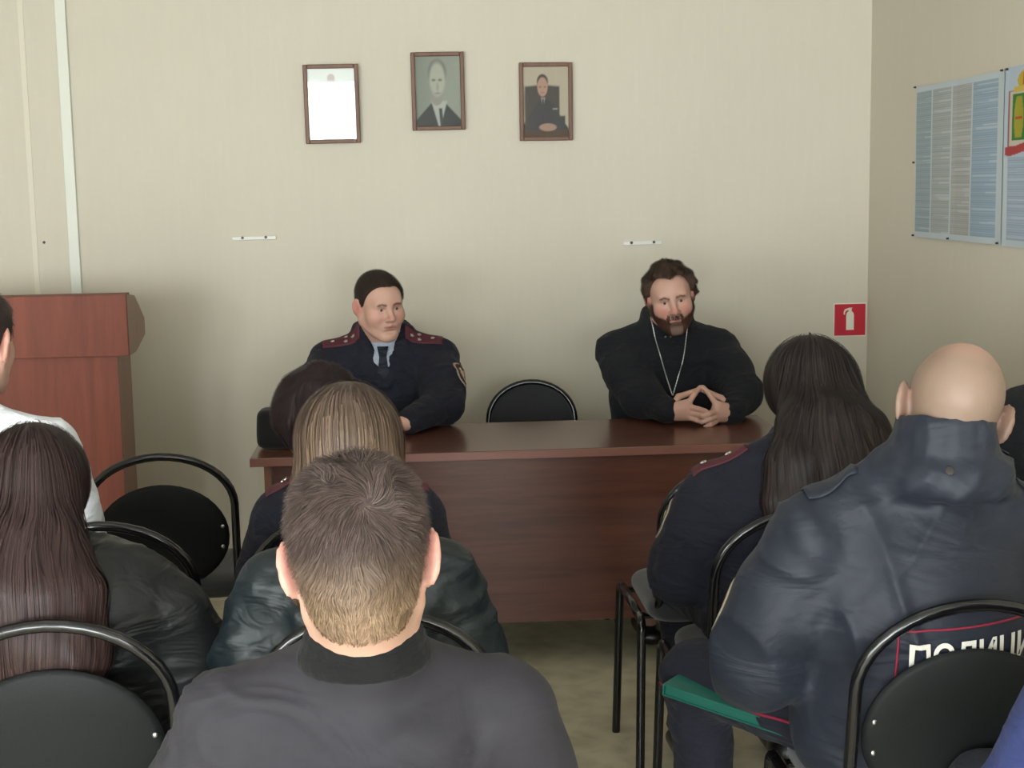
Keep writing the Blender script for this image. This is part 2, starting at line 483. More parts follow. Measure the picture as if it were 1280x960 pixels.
def head_prims(S, hc, R, s=1.0, jaw=1.0, face=True, ears=True, k0=.02):
    hc = np.array(hc, float)
    def T(p): return hc+R@(np.array(p, float)*s)
    E = lambda c, r, k=.015, op='add', RR=None: S.ell(T(c), np.array(r)*s, R if RR is None else R@RR, k*s, op)
    P = lambda a, b, ra, rb=None, k=.012, op='add': S.cap(T(a), T(b), ra*s, (rb if rb is not None else ra)*s, k*s, op)
    E((0, -.018, .028), (.077, .097, .090), k0)
    E((0, .030, .02), (.066, .062, .075), .03)
    E((0, .028, -.040), (.060*jaw, .060, .080), .03)
    for q in (-1, 1):
        P((q*.052*jaw, -.005, -.055), (q*.020, .070, -.106), .022*jaw, .018, .03)
        E((q*.036*jaw, .056, -.032), (.030*jaw, .030, .034), .02)
    E((0, .080, -.104), (.022, .016, .017), .02)
    if face:
        P((-.040, .076, .026), (.040, .076, .026), .013, .013, .018)
        for q in (-1, 1): E((q*.031, .094, .004), (.017, .014, .013), .014, 'sub')
        for q in (-1, 1): E((q*.031, .0755, .004), (.0165, .0142, .0140), .004)
        for q in (-1, 1): E((q*.031, .0885, .0025), (.0150, .0070, .0046), .002, 'sub')
        for q in (-1, 1): P((q*.046, .079, .014), (q*.018, .088, .014), .0052, .0050, .006)
        P((0, .088, .010), (0, .110, -.028), .0085, .0125, .012)
        E((0, .113, -.031), (.011, .010, .009), .01)
        for q in (-1, 1): E((q*.0135, .099, -.036), (.009, .011, .008), .006)
        E((0, .078, -.064), (.032, .018, .02), .016)
        P((-.020, .090, -.0600), (.020, .090, -.0600), .0048, .0048, .006)
        P((0, .095, -.0600), (0, .095, -.0600), .0055, .0055, .008)
        P((-.016, .090, -.0715), (.016, .090, -.0715), .0062, .0062, .007)
        P((-.024, .096, -.0657), (.024, .096, -.0657), .0022, .0022, .004, 'sub')
        E((0, .092, -.084), (.026, .008, .006), .008, 'sub')
    if ears:
        for q in (-1, 1):
            RE = np.array(Matrix.Rotation(math.radians(q*30), 3, 'Z') @ Matrix.Rotation(math.radians(q*10), 3, 'Y') @ Matrix.Rotation(math.radians(-8), 3, 'X'))
            E((q*.088, -.016, -.004), (.0085, .022, .038), .004, 'add', RE)
            E((q*.080, -.004, -.010), (.012, .014, .022), .01, 'add', RE)
            E((q*.083, -.010, -.030), (.008, .010, .012), .006, 'add', RE)
            c = np.array((q*.0965, -.006, .000))
            E(c, (.006, .012, .022), .004, 'sub', RE)

def hand_prims(S, w, d, n, side, curl=.5, s=1.0, spread=.0):
    """palm and five fingers; w wrist, d pointing direction, n back-of-hand normal, side thumb side"""
    w = np.array(w, float); d = unit(d); n = unit(np.array(n)-d*np.dot(n, d)); side = unit(np.array(side)-d*np.dot(side, d)-n*np.dot(side, n))
    kn = w+d*.088*s
    S.cap(w, kn-d*.012*s, (.027*s, .020*s), (.040*s, .015*s), .015, U=side)
    for i, (o, L, r) in enumerate(((.031, .074, .0098), (.0105, .082, .0102), (-.0105, .076, .0098), (-.031, .060, .0088))):
        p = kn+side*o*s-d*.008*s; a = 0.15+curl*.5
        dd = unit(d+side*o*spread*8)
        for j, fr in enumerate((.46, .30, .24)):
            v = dd*math.cos(a)-n*math.sin(a)
            q = p+v*L*fr*s
            S.cap(p, q, r*s*(1-.08*j), r*s*(1-.08*(j+1)), .004 if j else .008)
            p = q; a += curl*(.9-.1*j)
    p = w+side*.026*s+d*.022*s-n*.006*s
    q = p+(side*.55+d*.75-n*.35)*.040*s; S.cap(p, q, .0155*s, .0125*s, .012)
    r2 = q+(d*.95+side*.1-n*.2)*.034*s; S.cap(q, r2, .012*s, .0105*s, .004)
    S.cap(r2, r2+(d*.95-side*.2-n*.3)*.024*s, .0105*s, .009*s, .003)

def default_g(**kw):
    g = dict(sw=.175, zs=1.0, cy=-.02, cx=0.0, w=1.0, d=1.0, hip=.57, hc=(0, .02, 1.15), R=rotm(), hs=1.0, jaw=1.0,
             el=[(-.25, .02, .74), (.25, .02, .74)], wr=[(-.11, .24, .70), (.11, .24, .70)],
             kn=[(-.13, .42, .53), (.13, .42, .53)], an=[(-.13, .40, .10), (.13, .40, .10)],
             hd=[dict(d=(.5, .8, -.15), n=(0, 0, 1), side=(.8, -.5, 0), curl=.45), dict(d=(-.5, .8, -.15), n=(0, 0, 1), side=(-.8, -.5, 0), curl=.45)],
             neck=.055)
    g.update(kw); return g

def torso(S, g, ex, arms=True):
    w, d, zs, cx, cy = g['w'], g['d'], g['zs'], g['cx'], g['cy']
    U = (1, 0, 0)
    S.cap((0, 0, g['hip']-.01), (cx*.2, 0, g['hip']+.06), (.160*w+ex, .105*d+ex), (.150*w+ex, .105*d+ex), .04, U=U)
    S.cap((cx*.2, 0, g['hip']+.06), (cx*.6, cy*.7, .80), (.140*w+ex, .100*d+ex), (.148*w+ex, .102*d+ex), .04, U=U)
    S.cap((cx*.6, cy*.7, .80), (cx, cy, zs-.075), (.148*w+ex, .102*d+ex), (.150*w+ex*.9, .088*d+ex*.8), .05, U=U)
    for q in (-1, 1):
        S.cap((cx+q*.035, cy-.005, zs+.024), (cx+q*(g['sw']-.012), cy, zs-.030), (.046+ex*.6)*.9, .040+ex*.65, .04)
        if arms:
            i = (q+1)//2
            sh = np.array((cx+q*g['sw'], cy, zs-.045))
            el = np.array(g['el'][i]); wr = np.array(g['wr'][i])
            if ex > 0: wr = el+(wr-el)*.90
            S.cap(sh, el, .045+ex*.75, .037+ex*.75, .035)
            S.cap(el, wr, .038+ex*.75, .027+ex*.6, .02)

def body_mesh(g, v=.006, face=False, lo=(-.45, -.26, .02), hi=(.45, .72, 1.42), hands=True, extra=None):
    S = SDF(lo, hi, v)
    torso(S, g, 0.0)
    hc = np.array(g['hc']); R = g['R']
    nb = np.array((g['cx'], g['cy']-.005, g['zs']+.005)); ht = hc+R@(np.array((0, -.034, -.035))*g['hs'])
    S.cap(nb, ht, (g['neck']*1.12, g['neck']), (g['neck']*.97, g['neck']*1.03), .035, U=(1, 0, 0))
    for i in (0, 1):
        q = i*2-1
        hp = (q*.09, .02, g['hip'])
        S.cap(hp, g['kn'][i], .072, .050, .03); S.cap(g['kn'][i], g['an'][i], .048, .034, .02)
        S.cap(g['an'][i], np.array(g['an'][i])+(0, .13, -.055), .032, .024, .015)
        if hands and g['hd'][i]: hand_prims(S, g['wr'][i], **g['hd'][i])
    head_prims(S, hc, R, g['hs'], g['jaw'], face)
    if extra: extra(S)
    V, Q = S.mesh(1)
    return S, V, Q

def neck_at(g, z):
    nb = np.array((g['cx'], g['cy']-.005, g['zs']+.005)); ht = np.array(g['hc'])+g['R']@(np.array((0, -.034, -.035))*g['hs'])
    t = (z-nb[2])/(ht[2]-nb[2]); return nb+(ht-nb)*t

def skin_color(V, g, tone=1.0, beard=None, scalp=None, flush=.35):
    col = np.tile(np.array(SKIN['base'])*tone, (len(V), 1))
    L = (V-np.array(g['hc']))@g['R']/g['hs']
    x, y, z = L.T
    def blob(c, r): return np.clip(1-np.sqrt(((L-np.array(c))**2/np.array(r)**2).sum(1)), 0, 1)
    def mixc(m, c, a): 
        nonlocal col
        m = (np.clip(m, 0, 1)*a)[:, None]; col = col*(1-m)+np.array(c)*m
    for q in (-1, 1):
        mixc(blob((q*.042, .075, -.032), (.035, .04, .035))*1.6, SKIN['red'], flush)
        mixc(blob((q*.088, -.01, 0), (.02, .04, .05))*2, SKIN['red'], .75)
    mixc(blob((0, .112, -.03), (.02, .025, .02))*2, SKIN['red'], flush+.15)
    mixc(np.clip((.0255-np.abs(x))/.006, 0, 1)*np.clip(1-np.abs((z+.0662)/(.0115*np.sqrt(np.clip(1-(x/.027)**2, .05, 1)))), 0, 1)*2*(y > .08), np.array(SKIN['lip'])*tone, .6)
    mixc((np.abs(x) < .024) & (np.abs(z+.0657) < .0022) & (y > .08), lin(96, 56, 52), .6)
    for q in (-1, 1):   # brows, with shade painted into the sockets below
        m = (np.abs(x*q-.031) < .019) & (np.abs(z-(.0225-.25*np.abs(x*q-.030))) < .0042) & (y > .05)
        mixc(m, lin(70, 50, 42), .8)
        mixc(blob((q*.031, .088, .010), (.022, .02, .012))*1.4, lin(120, 84, 74), .5)
    mixc(.25*(vnoise(L*60)), SKIN['red'], .35)
    if beard is not None:
        m = beard(x, y, z)
        mixc(m, lin(78, 50, 38), .8)
    if scalp is not None:
        m, c, a = scalp(x, y, z); mixc(m, c, a)
    return col

def eyes(g, parent, root_name='eye'):
    for q in (-1, 1):
        c = np.array(g['hc'])+g['R']@(np.array((q*.031, .0750, .0025))*g['hs'])
        bm = bmesh.new(); bmesh.ops.create_icosphere(bm, subdivisions=3, radius=.0124*g['hs'])
        for v in bm.verts: v.co = v.co+Vector(c)
        e = bm_obj(root_name, bm, MAT['eye'], parent, True)
        c2 = c+g['R']@(np.array((0, .0088, -.0008))*g['hs'])
        bm = bmesh.new(); bmesh.ops.create_icosphere(bm, subdivisions=2, radius=.0061*g['hs'])
        for v in bm.verts: v.co = v.co+Vector(c2)
        bm_obj('iris', bm, MAT['iris'], e, True)

def ribbons(name, P, Nr, width, cols, mat, parent, kind=None):
    """P (n,m,3) strand points, Nr (n,m,3) normals"""
    n, m, _ = P.shape
    T = np.gradient(P, axis=1); T /= np.linalg.norm(T, axis=2)[..., None]+1e-9
    Sd = np.cross(T, Nr); Sd /= np.linalg.norm(Sd, axis=2)[..., None]+1e-9
    wv = width*np.linspace(1, .25, m)[None, :, None]*(.7+.6*rng.random((n, 1, 1)))
    A = P-Sd*wv*.5; B = P+Sd*wv*.5
    V = np.stack([A, B], 2).reshape(-1, 3)
    base = (np.arange(n)*m*2)[:, None]+(np.arange(m-1)*2)[None, :]
    Q = np.stack([base, base+1, base+3, base+2], -1).reshape(-1, 4)
    cc = np.repeat(cols, m*2, axis=0)
    o = mesh_obj(name, V, Q, mat, parent, cc)
    if kind: o['kind'] = kind
    return o

def grow(S, seeds, dirfn, segs, step, off, curlf=0.0):
    """march strands along the surface of S; dirfn(P,N,i)->wanted direction"""
    P = seeds.astype(np.float32).copy(); out = []; ns = []
    offs = off*rng.random(len(P))
    for i in range(segs):
        G = S.grad(P); d = S.sample(P)
        P = P-G*(d-offs)[:, None]
        out.append(P.copy()); ns.append(G.copy())
        D = dirfn(P, G, i)
        D = D-G*np.sum(D*G, 1)[:, None]; D /= np.linalg.norm(D, axis=1)[:, None]+1e-9
        P = P+D*step
    return np.stack(out, 1), np.stack(ns, 1)

def hair_colors(n, base, var=.3):
    base = np.array(base)
    k = (1+var*(rng.random((n, 1))*2-1))
    return np.clip(base*k+(rng.random((n, 1))-.5)*.008, .002, 1)

def person_root(label, loc, rz, group=None):
    return empty('person', (loc[0], loc[1], 0), rz, label, 'person', group)

def shoes(g, parent):
    for i in (0, 1):
        a = np.array(g['an'][i])
        S = SDF(a-(.08, .10, .12), a+(.08, .24, .05), .008)
        S.cap(a+(0, -.03, -.05), a+(0, .15, -.062), (.042, .045), (.044, .030), .01, U=(1, 0, 0))
        S.cap(a+(0, -.005, -.05), a+(0, -.005, 0), .045, .045, .02)
        S.func(a-(.1, .2, .13), a+(.1, .3, .06), lambda X, Y, Z: Z-.012+0*X+0*Y, .004, 'sub')
        V, Q = S.mesh(1)
        mesh_obj('shoe', V, Q, MAT['shoe'], parent)

def trousers(g, mat, parent, v=.010, seed=3, amp=.004):
    S = SDF((-.5, -.24, .08), (.5, .62, .86), v)
    S.cap((0, 0, g['hip']-.005), (0, 0, g['hip']+.10), (.160*g['w']+.010, .105*g['d']+.010), (.150*g['w']+.008, .105*g['d']+.008), .04, U=(1, 0, 0))
    for i in (0, 1):
        q = i*2-1
        S.cap((q*.09, .02, g['hip']), g['kn'][i], .092, .070, .03)
        S.cap(g['kn'][i], np.array(g['an'][i])+(0, 0, .02), .070, .052, .03)
    V, Q = S.mesh(1); V = folds(V, Q, amp, seed)
    o = mesh_obj('trousers', V, Q, mat, parent)
    return o, V, Q

def ring(S, c, rx, ry, R, rr, rv, k=.01, a0=0, a1=360, dz=None, n=18):
    pts = []
    for i in range(n+1):
        a = math.radians(a0+(a1-a0)*i/n)
        p = np.array((rx*math.cos(a), ry*math.sin(a), dz(a) if dz else 0))
        pts.append(np.array(c)+R@p)
    for p, q in zip(pts[:-1], pts[1:]):
        S.cap(p, q, (rv, rr), (rv, rr), k, U=R@np.array((0, 0, 1.)))

def jacket(name, g, ex, mat, parent, v=.008, amp=.006, seed=1, hem=.60, collar=None, cut=None, lo=(-.45, -.27, .5), hi=(.45, .60, 1.25), layers=None, puff=0, smooth=2, post=None):
    lo = (lo[0], lo[1], hem-.03)
    S = SDF(lo, hi, v)
    torso(S, g, ex)
    if puff:
        for i in (0, 1):
            S.cap(g['el'][i], g['el'][i], .038+ex*.75+puff, .038+ex*.75+puff, .05)
            m = (np.array(g['el'][i])+np.array((g['cx']+(i*2-1)*g['sw'], g['cy'], g['zs']-.05)))/2
            S.cap(m, m, .042+ex*.75+puff, .042+ex*.75+puff, .06)
    n0 = np.array((g['cx'], g['cy']-.005, g['zs']-.01))
    S.cap(n0, neck_at(g, g['zs']+.062), .088+ex*.3, g['neck']*1.04+.012, .03)
    if collar: collar(S)
    S.func(lo, hi, lambda X, Y, Z: Z-hem+0*X+0*Y, .01, 'sub')
    if cut: cut(S)
    V, Q = S.mesh(smooth)
    V = folds(V, Q, amp, seed, layers)
    if post: V = post(V, Q)
    o = mesh_obj(name, V, Q, mat, parent)
    bvh = BVHTree.FromPolygons(V.tolist(), Q.tolist())
    return o, S, V, Q, bvh

def project(bvh, pts, d, off=.003, maxd=1.0):
    d = Vector(unit(d)); out = []
    for p in pts:
        h = bvh.ray_cast(Vector(p), d, maxd)
        out.append(None if h[0] is None else np.array(h[0]-d*off))
    return out

def decal(name, bvh, c, u, v, d, su, sv, mat, parent, nu=16, nv=16, mask=None, colfn=None, off=.004, back=.25, thick=.0):
    """a patch lying on a garment: grid over u,v projected along d"""
    u = unit(u); v = unit(v); d = unit(d); c = np.array(c, float)
    pts = []; uv = []
    for j in range(nv+1):
        for i in range(nu+1):
            a = 2*i/nu-1; b = 2*j/nv-1
            pts.append(c+u*a*su/2+v*b*sv/2-d*back); uv.append((a, b))
    pr = project(bvh, pts, d, off, back*3)
    idx = {}; V = []; UV = []
    for k, p in enumerate(pr):
        if p is not None: idx[k] = len(V); V.append(p); UV.append(uv[k])
    Fc = []
    for j in range(nv):
        for i in range(nu):
            k = [j*(nu+1)+i, j*(nu+1)+i+1, (j+1)*(nu+1)+i+1, (j+1)*(nu+1)+i]
            if all(q in idx for q in k):
                if mask and not mask((uv[k[0]][0]+uv[k[2]][0])/2, (uv[k[0]][1]+uv[k[2]][1])/2): continue
                P = [V[idx[q]] for q in k]
                if max(np.linalg.norm(P[0]-P[2]), np.linalg.norm(P[1]-P[3])) > 5*max(su/nu, sv/nv): continue
                Fc.append(tuple(idx[q] for q in k))
    if not Fc: print('decal empty', name); return None
    cols = None
    if colfn: cols = np.array([colfn(a, b) for a, b in UV])
    # give it thickness
    n0 = len(V); V2 = V+[p+d*.003 for p in V]
    edges = {}
    for f in Fc:
        for a, b in zip(f, f[1:]+f[:1]):
            edges[(a, b)] = 1
    F2 = list(Fc)
    for (a, b) in edges:
        if (b, a) not in edges: F2.append((b, a, a+n0, b+n0))
    if cols is not None: cols = np.concatenate([cols, cols])
    return mesh_obj(name, V2, F2, mat, parent, cols)

def text_mesh(s, bold=True):
    cu = bpy.data.curves.new('txt', 'FONT'); cu.body = s; cu.size = 1; cu.align_x = 'CENTER'; cu.align_y = 'CENTER'
    cu.offset = .028 if bold else 0
    cu.resolution_u = 3
    ob = bpy.data.objects.new('txt', cu); C.objects.link(ob)
    bpy.context.view_layer.update()
    me = bpy.data.meshes.new_from_object(ob.evaluated_get(bpy.context.evaluated_depsgraph_get()))
    bpy.data.objects.remove(ob)
    bm = bmesh.new(); bm.from_mesh(me)
    bmesh.ops.triangulate(bm, faces=bm.faces)
    for _ in range(3):
        es = [e for e in bm.edges if e.calc_length() > .12]
        if es: bmesh.ops.subdivide_edges(bm, edges=es, cuts=1)
        bmesh.ops.triangulate(bm, faces=bm.faces)
    V = np.array([v.co[:] for v in bm.verts]); Fc = [tuple(v.index for v in f.verts) for f in bm.faces]
    bm.free()
    return V, Fc

# hair ------------------------------------------------------------------------
def hairline(style='short'):
    if style == 'short':
        ys, zs = [-.12, -.07, -.035, -.005, .02, .045, .06, .075], [-.082, -.078, -.050, .002, .006, .058, .082, .090]
    elif style == 'low':
        ys, zs = [-.12, -.07, -.045, -.015, .02, .045, .06, .075], [-.106, -.103, -.088, -.010, .006, .058, .082, .090]
    elif style == 'high':
        ys, zs = [-.12, -.07, -.035, -.005, .02, .04, .055, .075], [-.085, -.080, -.050, -.005, .024, .084, .098, .102]
    return lambda y: np.interp(y, ys, zs)

def short_hair(g, parent, t_fn, base, nape=None, style='short', lump=0.0, lumpf=25, n=9000, L=3, step=.006, whorl=(0, -.07, .09), up=.25, var=.35, width=.0011, swirl=.6, name='hair', fr=None, mat=None, kd=.12, chaos=0):
    S = SDF((-.13, -.16, -.14), (.13, .13, .17), .004)
    S.ell((0, -.018, .028), (.077, .097, .090), k=.02)
    S.ell((0, .030, .02), (.066, .062, .075), k=.03)
    if style == 'low':      # cropped hair runs on down the back of the neck
        nb_ = ((neck_at(g, g['zs']+.06)-np.array(g['hc']))@g['R'])/g['hs']
        S.cap((0, -.034, -.035), nb_, g['neck']*1.0/g['hs'], g['neck']*1.04/g['hs'], .03)
    G = [S.lo[i]+S.v*np.arange(S.n[i]) for i in range(3)]
    X, Y, Z = np.meshgrid(*G, indexing='ij')
    P = np.stack([X, Y, Z], -1).reshape(-1, 3)
    t = t_fn(P[:, 0], P[:, 1], P[:, 2])
    if lump: t = t+lump*(vnoise(P*lumpf+5)-.4)
    S.F -= t.reshape(S.F.shape).astype(np.float32)
    hl = hairline(style)
    S.F = np.maximum(S.F, -(Z-hl(Y)-.012*(vnoise(P*30).reshape(Z.shape)-.5))).astype(np.float32)
    V, Q = S.mesh(1)
    hc = np.array(g['hc']); R = g['R']; hs = g['hs']
    toW = lambda A: (A@R.T)*hs+hc
    base = np.array(base); nape = base if nape is None else np.array(nape)
    def mixn(z, y, x): return np.clip((z-fr[0])/(fr[1]-fr[0]), 0, 1) if fr else np.ones_like(z)
    m = mixn(V[:, 2], V[:, 1], V[:, 0])[:, None]
    col = (base*m+nape*(1-m))*(.75+.5*vnoise(V*160)[:, None])
    o = mesh_obj(name, toW(V), Q, mat or MAT['hair'], parent, col)
    Nn = normals(V, Q)
    ok = np.where(V[:, 2] > hl(V[:, 1])+.002)[0]
    Sd = V[rng.choice(ok, n)]+(rng.random((n, 3))-.5)*.004
    w = np.array(whorl)
    def df(P, Gd, i):
        r = P-w; r = r-Gd*np.sum(r*Gd, 1)[:, None]; rn = np.linalg.norm(r, axis=1)[:, None]
        rad = r/(rn+1e-6)
        tan = np.cross(Gd, rad)
        dn = np.array((0, 0, -1.))
        k = np.clip(rn/kd, 0, 1)
        return rad*(1-.4*k)+tan*swirl*(1-k)+dn*.8*k+(vnoise(P*45)[:, None]-.5)*np.array((1.2, .4, 0))+chaos*(np.stack([vnoise(P*70+j*5) for j in range(3)], 1)-.5)
    PP, NN = grow(S, Sd, df, L+1, step, .003)
    lift = np.linspace(0, 1, L+1)[None, :, None]**1.3*up*step*L*(.4+.9*rng.random((n, 1, 1)))
    # thin hair lies close at the nape
    mm = mixn(Sd[:, 2], Sd[:, 1], Sd[:, 0])
    if fr: lift = lift*(.35+.65*mm[:, None, None]); 
    if fr: PP = PP[:, :1]+(PP-PP[:, :1])*(.45+.55*mm[:, None, None])
    PP = PP+NN*lift
    c = hair_colors(n, base, var); cn = hair_colors(n, nape, var)
    c = c*mm[:, None]+cn*(1-mm[:, None])
    ribbons('hair_strands', toW(PP.reshape(-1, 3)).reshape(PP.shape), NN@R.T, width, c, mat or MAT['hair'], o, 'stuff')
    return o, S, toW

def long_hair(g, parent, curtain, base, tipc=None, n=3200, segs=20, step=.02, top=.014, sides=True, part=(0, -.01, .13), v=.007, var=.35, fly=0.01, rootc=None, lowz=.6):
    """head cap plus a curtain of hair; curtain = list of (x,y,z,rx,ry) in body space"""
    hc = np.array(g['hc']); R = g['R']; hs = g['hs']
    T = lambda p: hc+R@(np.array(p, float)*hs)
    lo = (-.30, -.30, lowz); hi = (.30, .20, hc[2]+.17)
    S = SDF(lo, hi, v)
    S.ell(T((0, -.018, .028)), np.array((.077+top, .097+top, .090+top))*hs, R, .03)
    S.ell(T((0, .02, .03)), np.array((.070+top, .066+top, .078+top))*hs, R, .03)
    S.ell(T((0, .115, -.045)), np.array((.062, .075, .115))*hs, R, .01, 'sub')
    pr = None
    for c in curtain:
        if pr is not None:
            S.cap(pr[:3], c[:3], (pr[3], pr[4]), (c[3], c[4]), .05, U=(1, 0, 0))
        pr = c
    G = [S.lo[i]+S.v*np.arange(S.n[i]) for i in range(3)]
    X, Y, Z = np.meshgrid(*G, indexing='ij'); P = np.stack([X, Y, Z], -1).reshape(-1, 3)
    gr = vnoise(P*np.array((60, 60, 5))+9)*.007+vnoise(P*np.array((22, 22, 3))+3)*.012
    amt = np.clip((hc[2]+.08-P[:, 2])/.12, .15, 1)
    S.F += ((gr-.008)*amt).reshape(S.F.shape).astype(np.float32)
    V, Q = S.mesh(1)
    base = np.array(base); tipc = base if tipc is None else np.array(tipc); rootc = base if rootc is None else np.array(rootc)
    def colz(z):
        k = np.clip((hc[2]+.02-z)/.22, 0, 1)[:, None]; r = np.clip((z-hc[2]-.07)/.06, 0, 1)[:, None]
        c = base*(1-k)+tipc*k
        return c*(1-r)+rootc*r
    col = colz(V[:, 2])*(.6+.5*vnoise(V*np.array((150, 150, 9)))[:, None])
    o = mesh_obj('hair', V, Q, MAT['hair'], parent, col)
    pw = T(part)
    ok = np.where(V[:, 2] > hc[2]-.05)[0]; lowv = np.where(V[:, 2] <= hc[2]-.05)[0]
    ids = np.concatenate([rng.choice(ok, int(n*.6)), rng.choice(lowv, n-int(n*.6))]) if len(lowv) else rng.choice(ok, n)
    sd = V[ids]
    def df(P, Gd, i):
        r = P-pw; rn = np.linalg.norm(r, axis=1)[:, None]
        k = np.clip(rn/.14, 0, 1)
        # front hair sweeps back, then everything falls
        return r/(rn+1e-6)*(1-k)*1.0+np.array((0, -.25, -1.))*k+(np.stack([vnoise(P*np.array((14, 14, 4))), vnoise(P*9+4), 0*P[:, 0]], 1)-.5)*np.array((.35, .2, 0))
    PP, NN = grow(S, sd, df, segs, step, .004+fly*.2)
    bad = (PP[:, :, 2] < lowz+.02).cumsum(1) > 0
    # end strands that ran out of surface: hold their last good point
    for i in range(1, segs):
        b = bad[:, i] | (np.abs(S.sample(PP[:, i])) > .02+fly)
        PP[b, i] = PP[b, i-1]+(0, 0, -.0005); 
    c = colz(sd[:, 2]); k = (1+var*(rng.random((n, 1))*2-1))
    ribbons('hair_strands', PP, NN, .0022, np.clip(c*k*1.05, .002, 1), MAT['hair'], o, 'stuff')
    return o

# ------------------------------------------------------------------ the room
def struct(o, **k):
    o['kind'] = 'structure'
    return o

T_ = .12
struct(box('floor', (ROOM_X0-T_, ROOM_Y0-T_, -.1), (ROOM_X1+T_, ROOM_Y1+T_, 0), MAT['floor']))
struct(box('ceiling', (ROOM_X0-T_, ROOM_Y0-T_, ROOM_Z), (ROOM_X1+T_, ROOM_Y1+T_, ROOM_Z+.1), MAT['ceiling']))
struct(box('wall_back', (ROOM_X0-T_, ROOM_Y1, 0), (ROOM_X1+T_, ROOM_Y1+T_, ROOM_Z), MAT['wall']))
struct(box('wall_right', (ROOM_X1, ROOM_Y0, 0), (ROOM_X1+T_, ROOM_Y1, ROOM_Z), MAT['wall']))
bm = bmesh.new(); y0, y1, z0, z1 = ADDED_WINDOW
for a_, b_ in (((ROOM_Y0, 0), (y0, ROOM_Z)), ((y1, 0), (ROOM_Y1, ROOM_Z)), ((y0, 0), (y1, z0)), ((y0, z1), (y1, ROOM_Z))):
    add_box(bm, (ROOM_X0-T_, a_[0], a_[1]), (ROOM_X0, b_[0], b_[1]))
struct(bm_obj('wall_left', bm, MAT['wall']))
w = struct(empty('window_4', (ROOM_X0-.06, (y0+y1)/2, z0)))  # unseen window, added to lighten the back and right walls
bm = bmesh.new(); hw, hh = (y1-y0)/2, z1-z0
for a_, b_ in (((-hw, 0), (-hw+.05, hh)), ((hw-.05, 0), (hw, hh)), ((-hw+.05, 0), (hw-.05, .05)), ((-hw+.05, hh-.05), (hw-.05, hh))):
    add_box(bm, (-.03, a_[0], a_[1]), (.03, b_[0], b_[1]))
bm_obj('window_frame', bm, MAT['white'], w)
bm = bmesh.new()
xs = [ROOM_X0-T_]+[q for w in WINDOWS for q in w[:2]]+[ROOM_X1+T_]
for i in range(0, len(xs), 2): add_box(bm, (xs[i], ROOM_Y0-T_, 0), (xs[i+1], ROOM_Y0, ROOM_Z))
for (x0, x1, z0, z1) in WINDOWS:
    add_box(bm, (x0, ROOM_Y0-T_, 0), (x1, ROOM_Y0, z0)); add_box(bm, (x0, ROOM_Y0-T_, z1), (x1, ROOM_Y0, ROOM_Z))
struct(bm_obj('wall_rear', bm, MAT['wall']))
for i, (x0, x1, z0, z1) in enumerate(WINDOWS):
    w = struct(empty('window_%d' % (i+1), ((x0+x1)/2, ROOM_Y0-.06, z0)))
    hw, hh = (x1-x0)/2, z1-z0
    bm = bmesh.new()
    for a, b in (((-hw, -.03, 0), (-hw+.05, .03, hh)), ((hw-.05, -.03, 0), (hw, .03, hh)), ((-hw+.05, -.03, 0), (hw-.05, .03, .05)),
                 ((-hw+.05, -.03, hh-.05), (hw-.05, .03, hh))): add_box(bm, a, b)
    bm_obj('window_frame', bm, MAT['white'], w)
    box('window_sill', (-hw, .03, -.02), (hw, .16, .01), MAT['white'], w)
struct(box('baseboard_back', (ROOM_X0, ROOM_Y1-.015, 0), (ROOM_X1, ROOM_Y1, .055), simple_mat('grey_skirting', (112, 104, 96), .5)))
struct(box('baseboard_right', (ROOM_X1-.015, ROOM_Y0, 0), (ROOM_X1, ROOM_Y1-.015, .055), MAT['seat']))
struct(box('trim_1', (-1.328, ROOM_Y1-.016, .055), (-1.286, ROOM_Y1, ROOM_Z), simple_mat('cable_duct', (214, 216, 204), .45), bev=.003))
struct(box('trim_2', (-1.470, ROOM_Y1-.003, .055), (-1.450, ROOM_Y1, ROOM_Z), simple_mat('wall_strip', (214, 207, 190), .7)))

V_, F_ = [], []
for i in range(61):
    x = -1.75+i*(1.75/60); y = ROOM_Y0+.06+.018*math.sin(i*1.05)
    V_ += [(x, y, 2.12), (x, y, 2.42)]
    if i: F_.append((2*i-2, 2*i, 2*i+1, 2*i-1))
cm, cnt_, cb = new_mat('thin_curtain'); cb.inputs['Base Color'].default_value = (.45, .62, .66, 1); cb.inputs['Roughness'].default_value = .9
cb.inputs['Transmission Weight'].default_value = .0
tl = N(cnt_, 'ShaderNodeBsdfTranslucent', Color=(.45, .62, .66, 1)); ms = N(cnt_, 'ShaderNodeMixShader'); ms.inputs[0].default_value = .6
cnt_.links.new(cb.outputs[0], ms.inputs[1]); cnt_.links.new(tl.outputs[0], ms.inputs[2]); cnt_.links.new(ms.outputs[0], cnt_.nodes['Material Output'].inputs[0])
tag(mesh_obj('curtain', V_, F_, cm), 'short pale teal curtain across the window top behind the audience', 'curtain')
tube('curtain_rail', [(-1.8, ROOM_Y0+.06, 2.43), (-.9, ROOM_Y0+.06, 2.43), (.05, ROOM_Y0+.06, 2.43)], .012, MAT['white'], bpy.data.objects['curtain'])

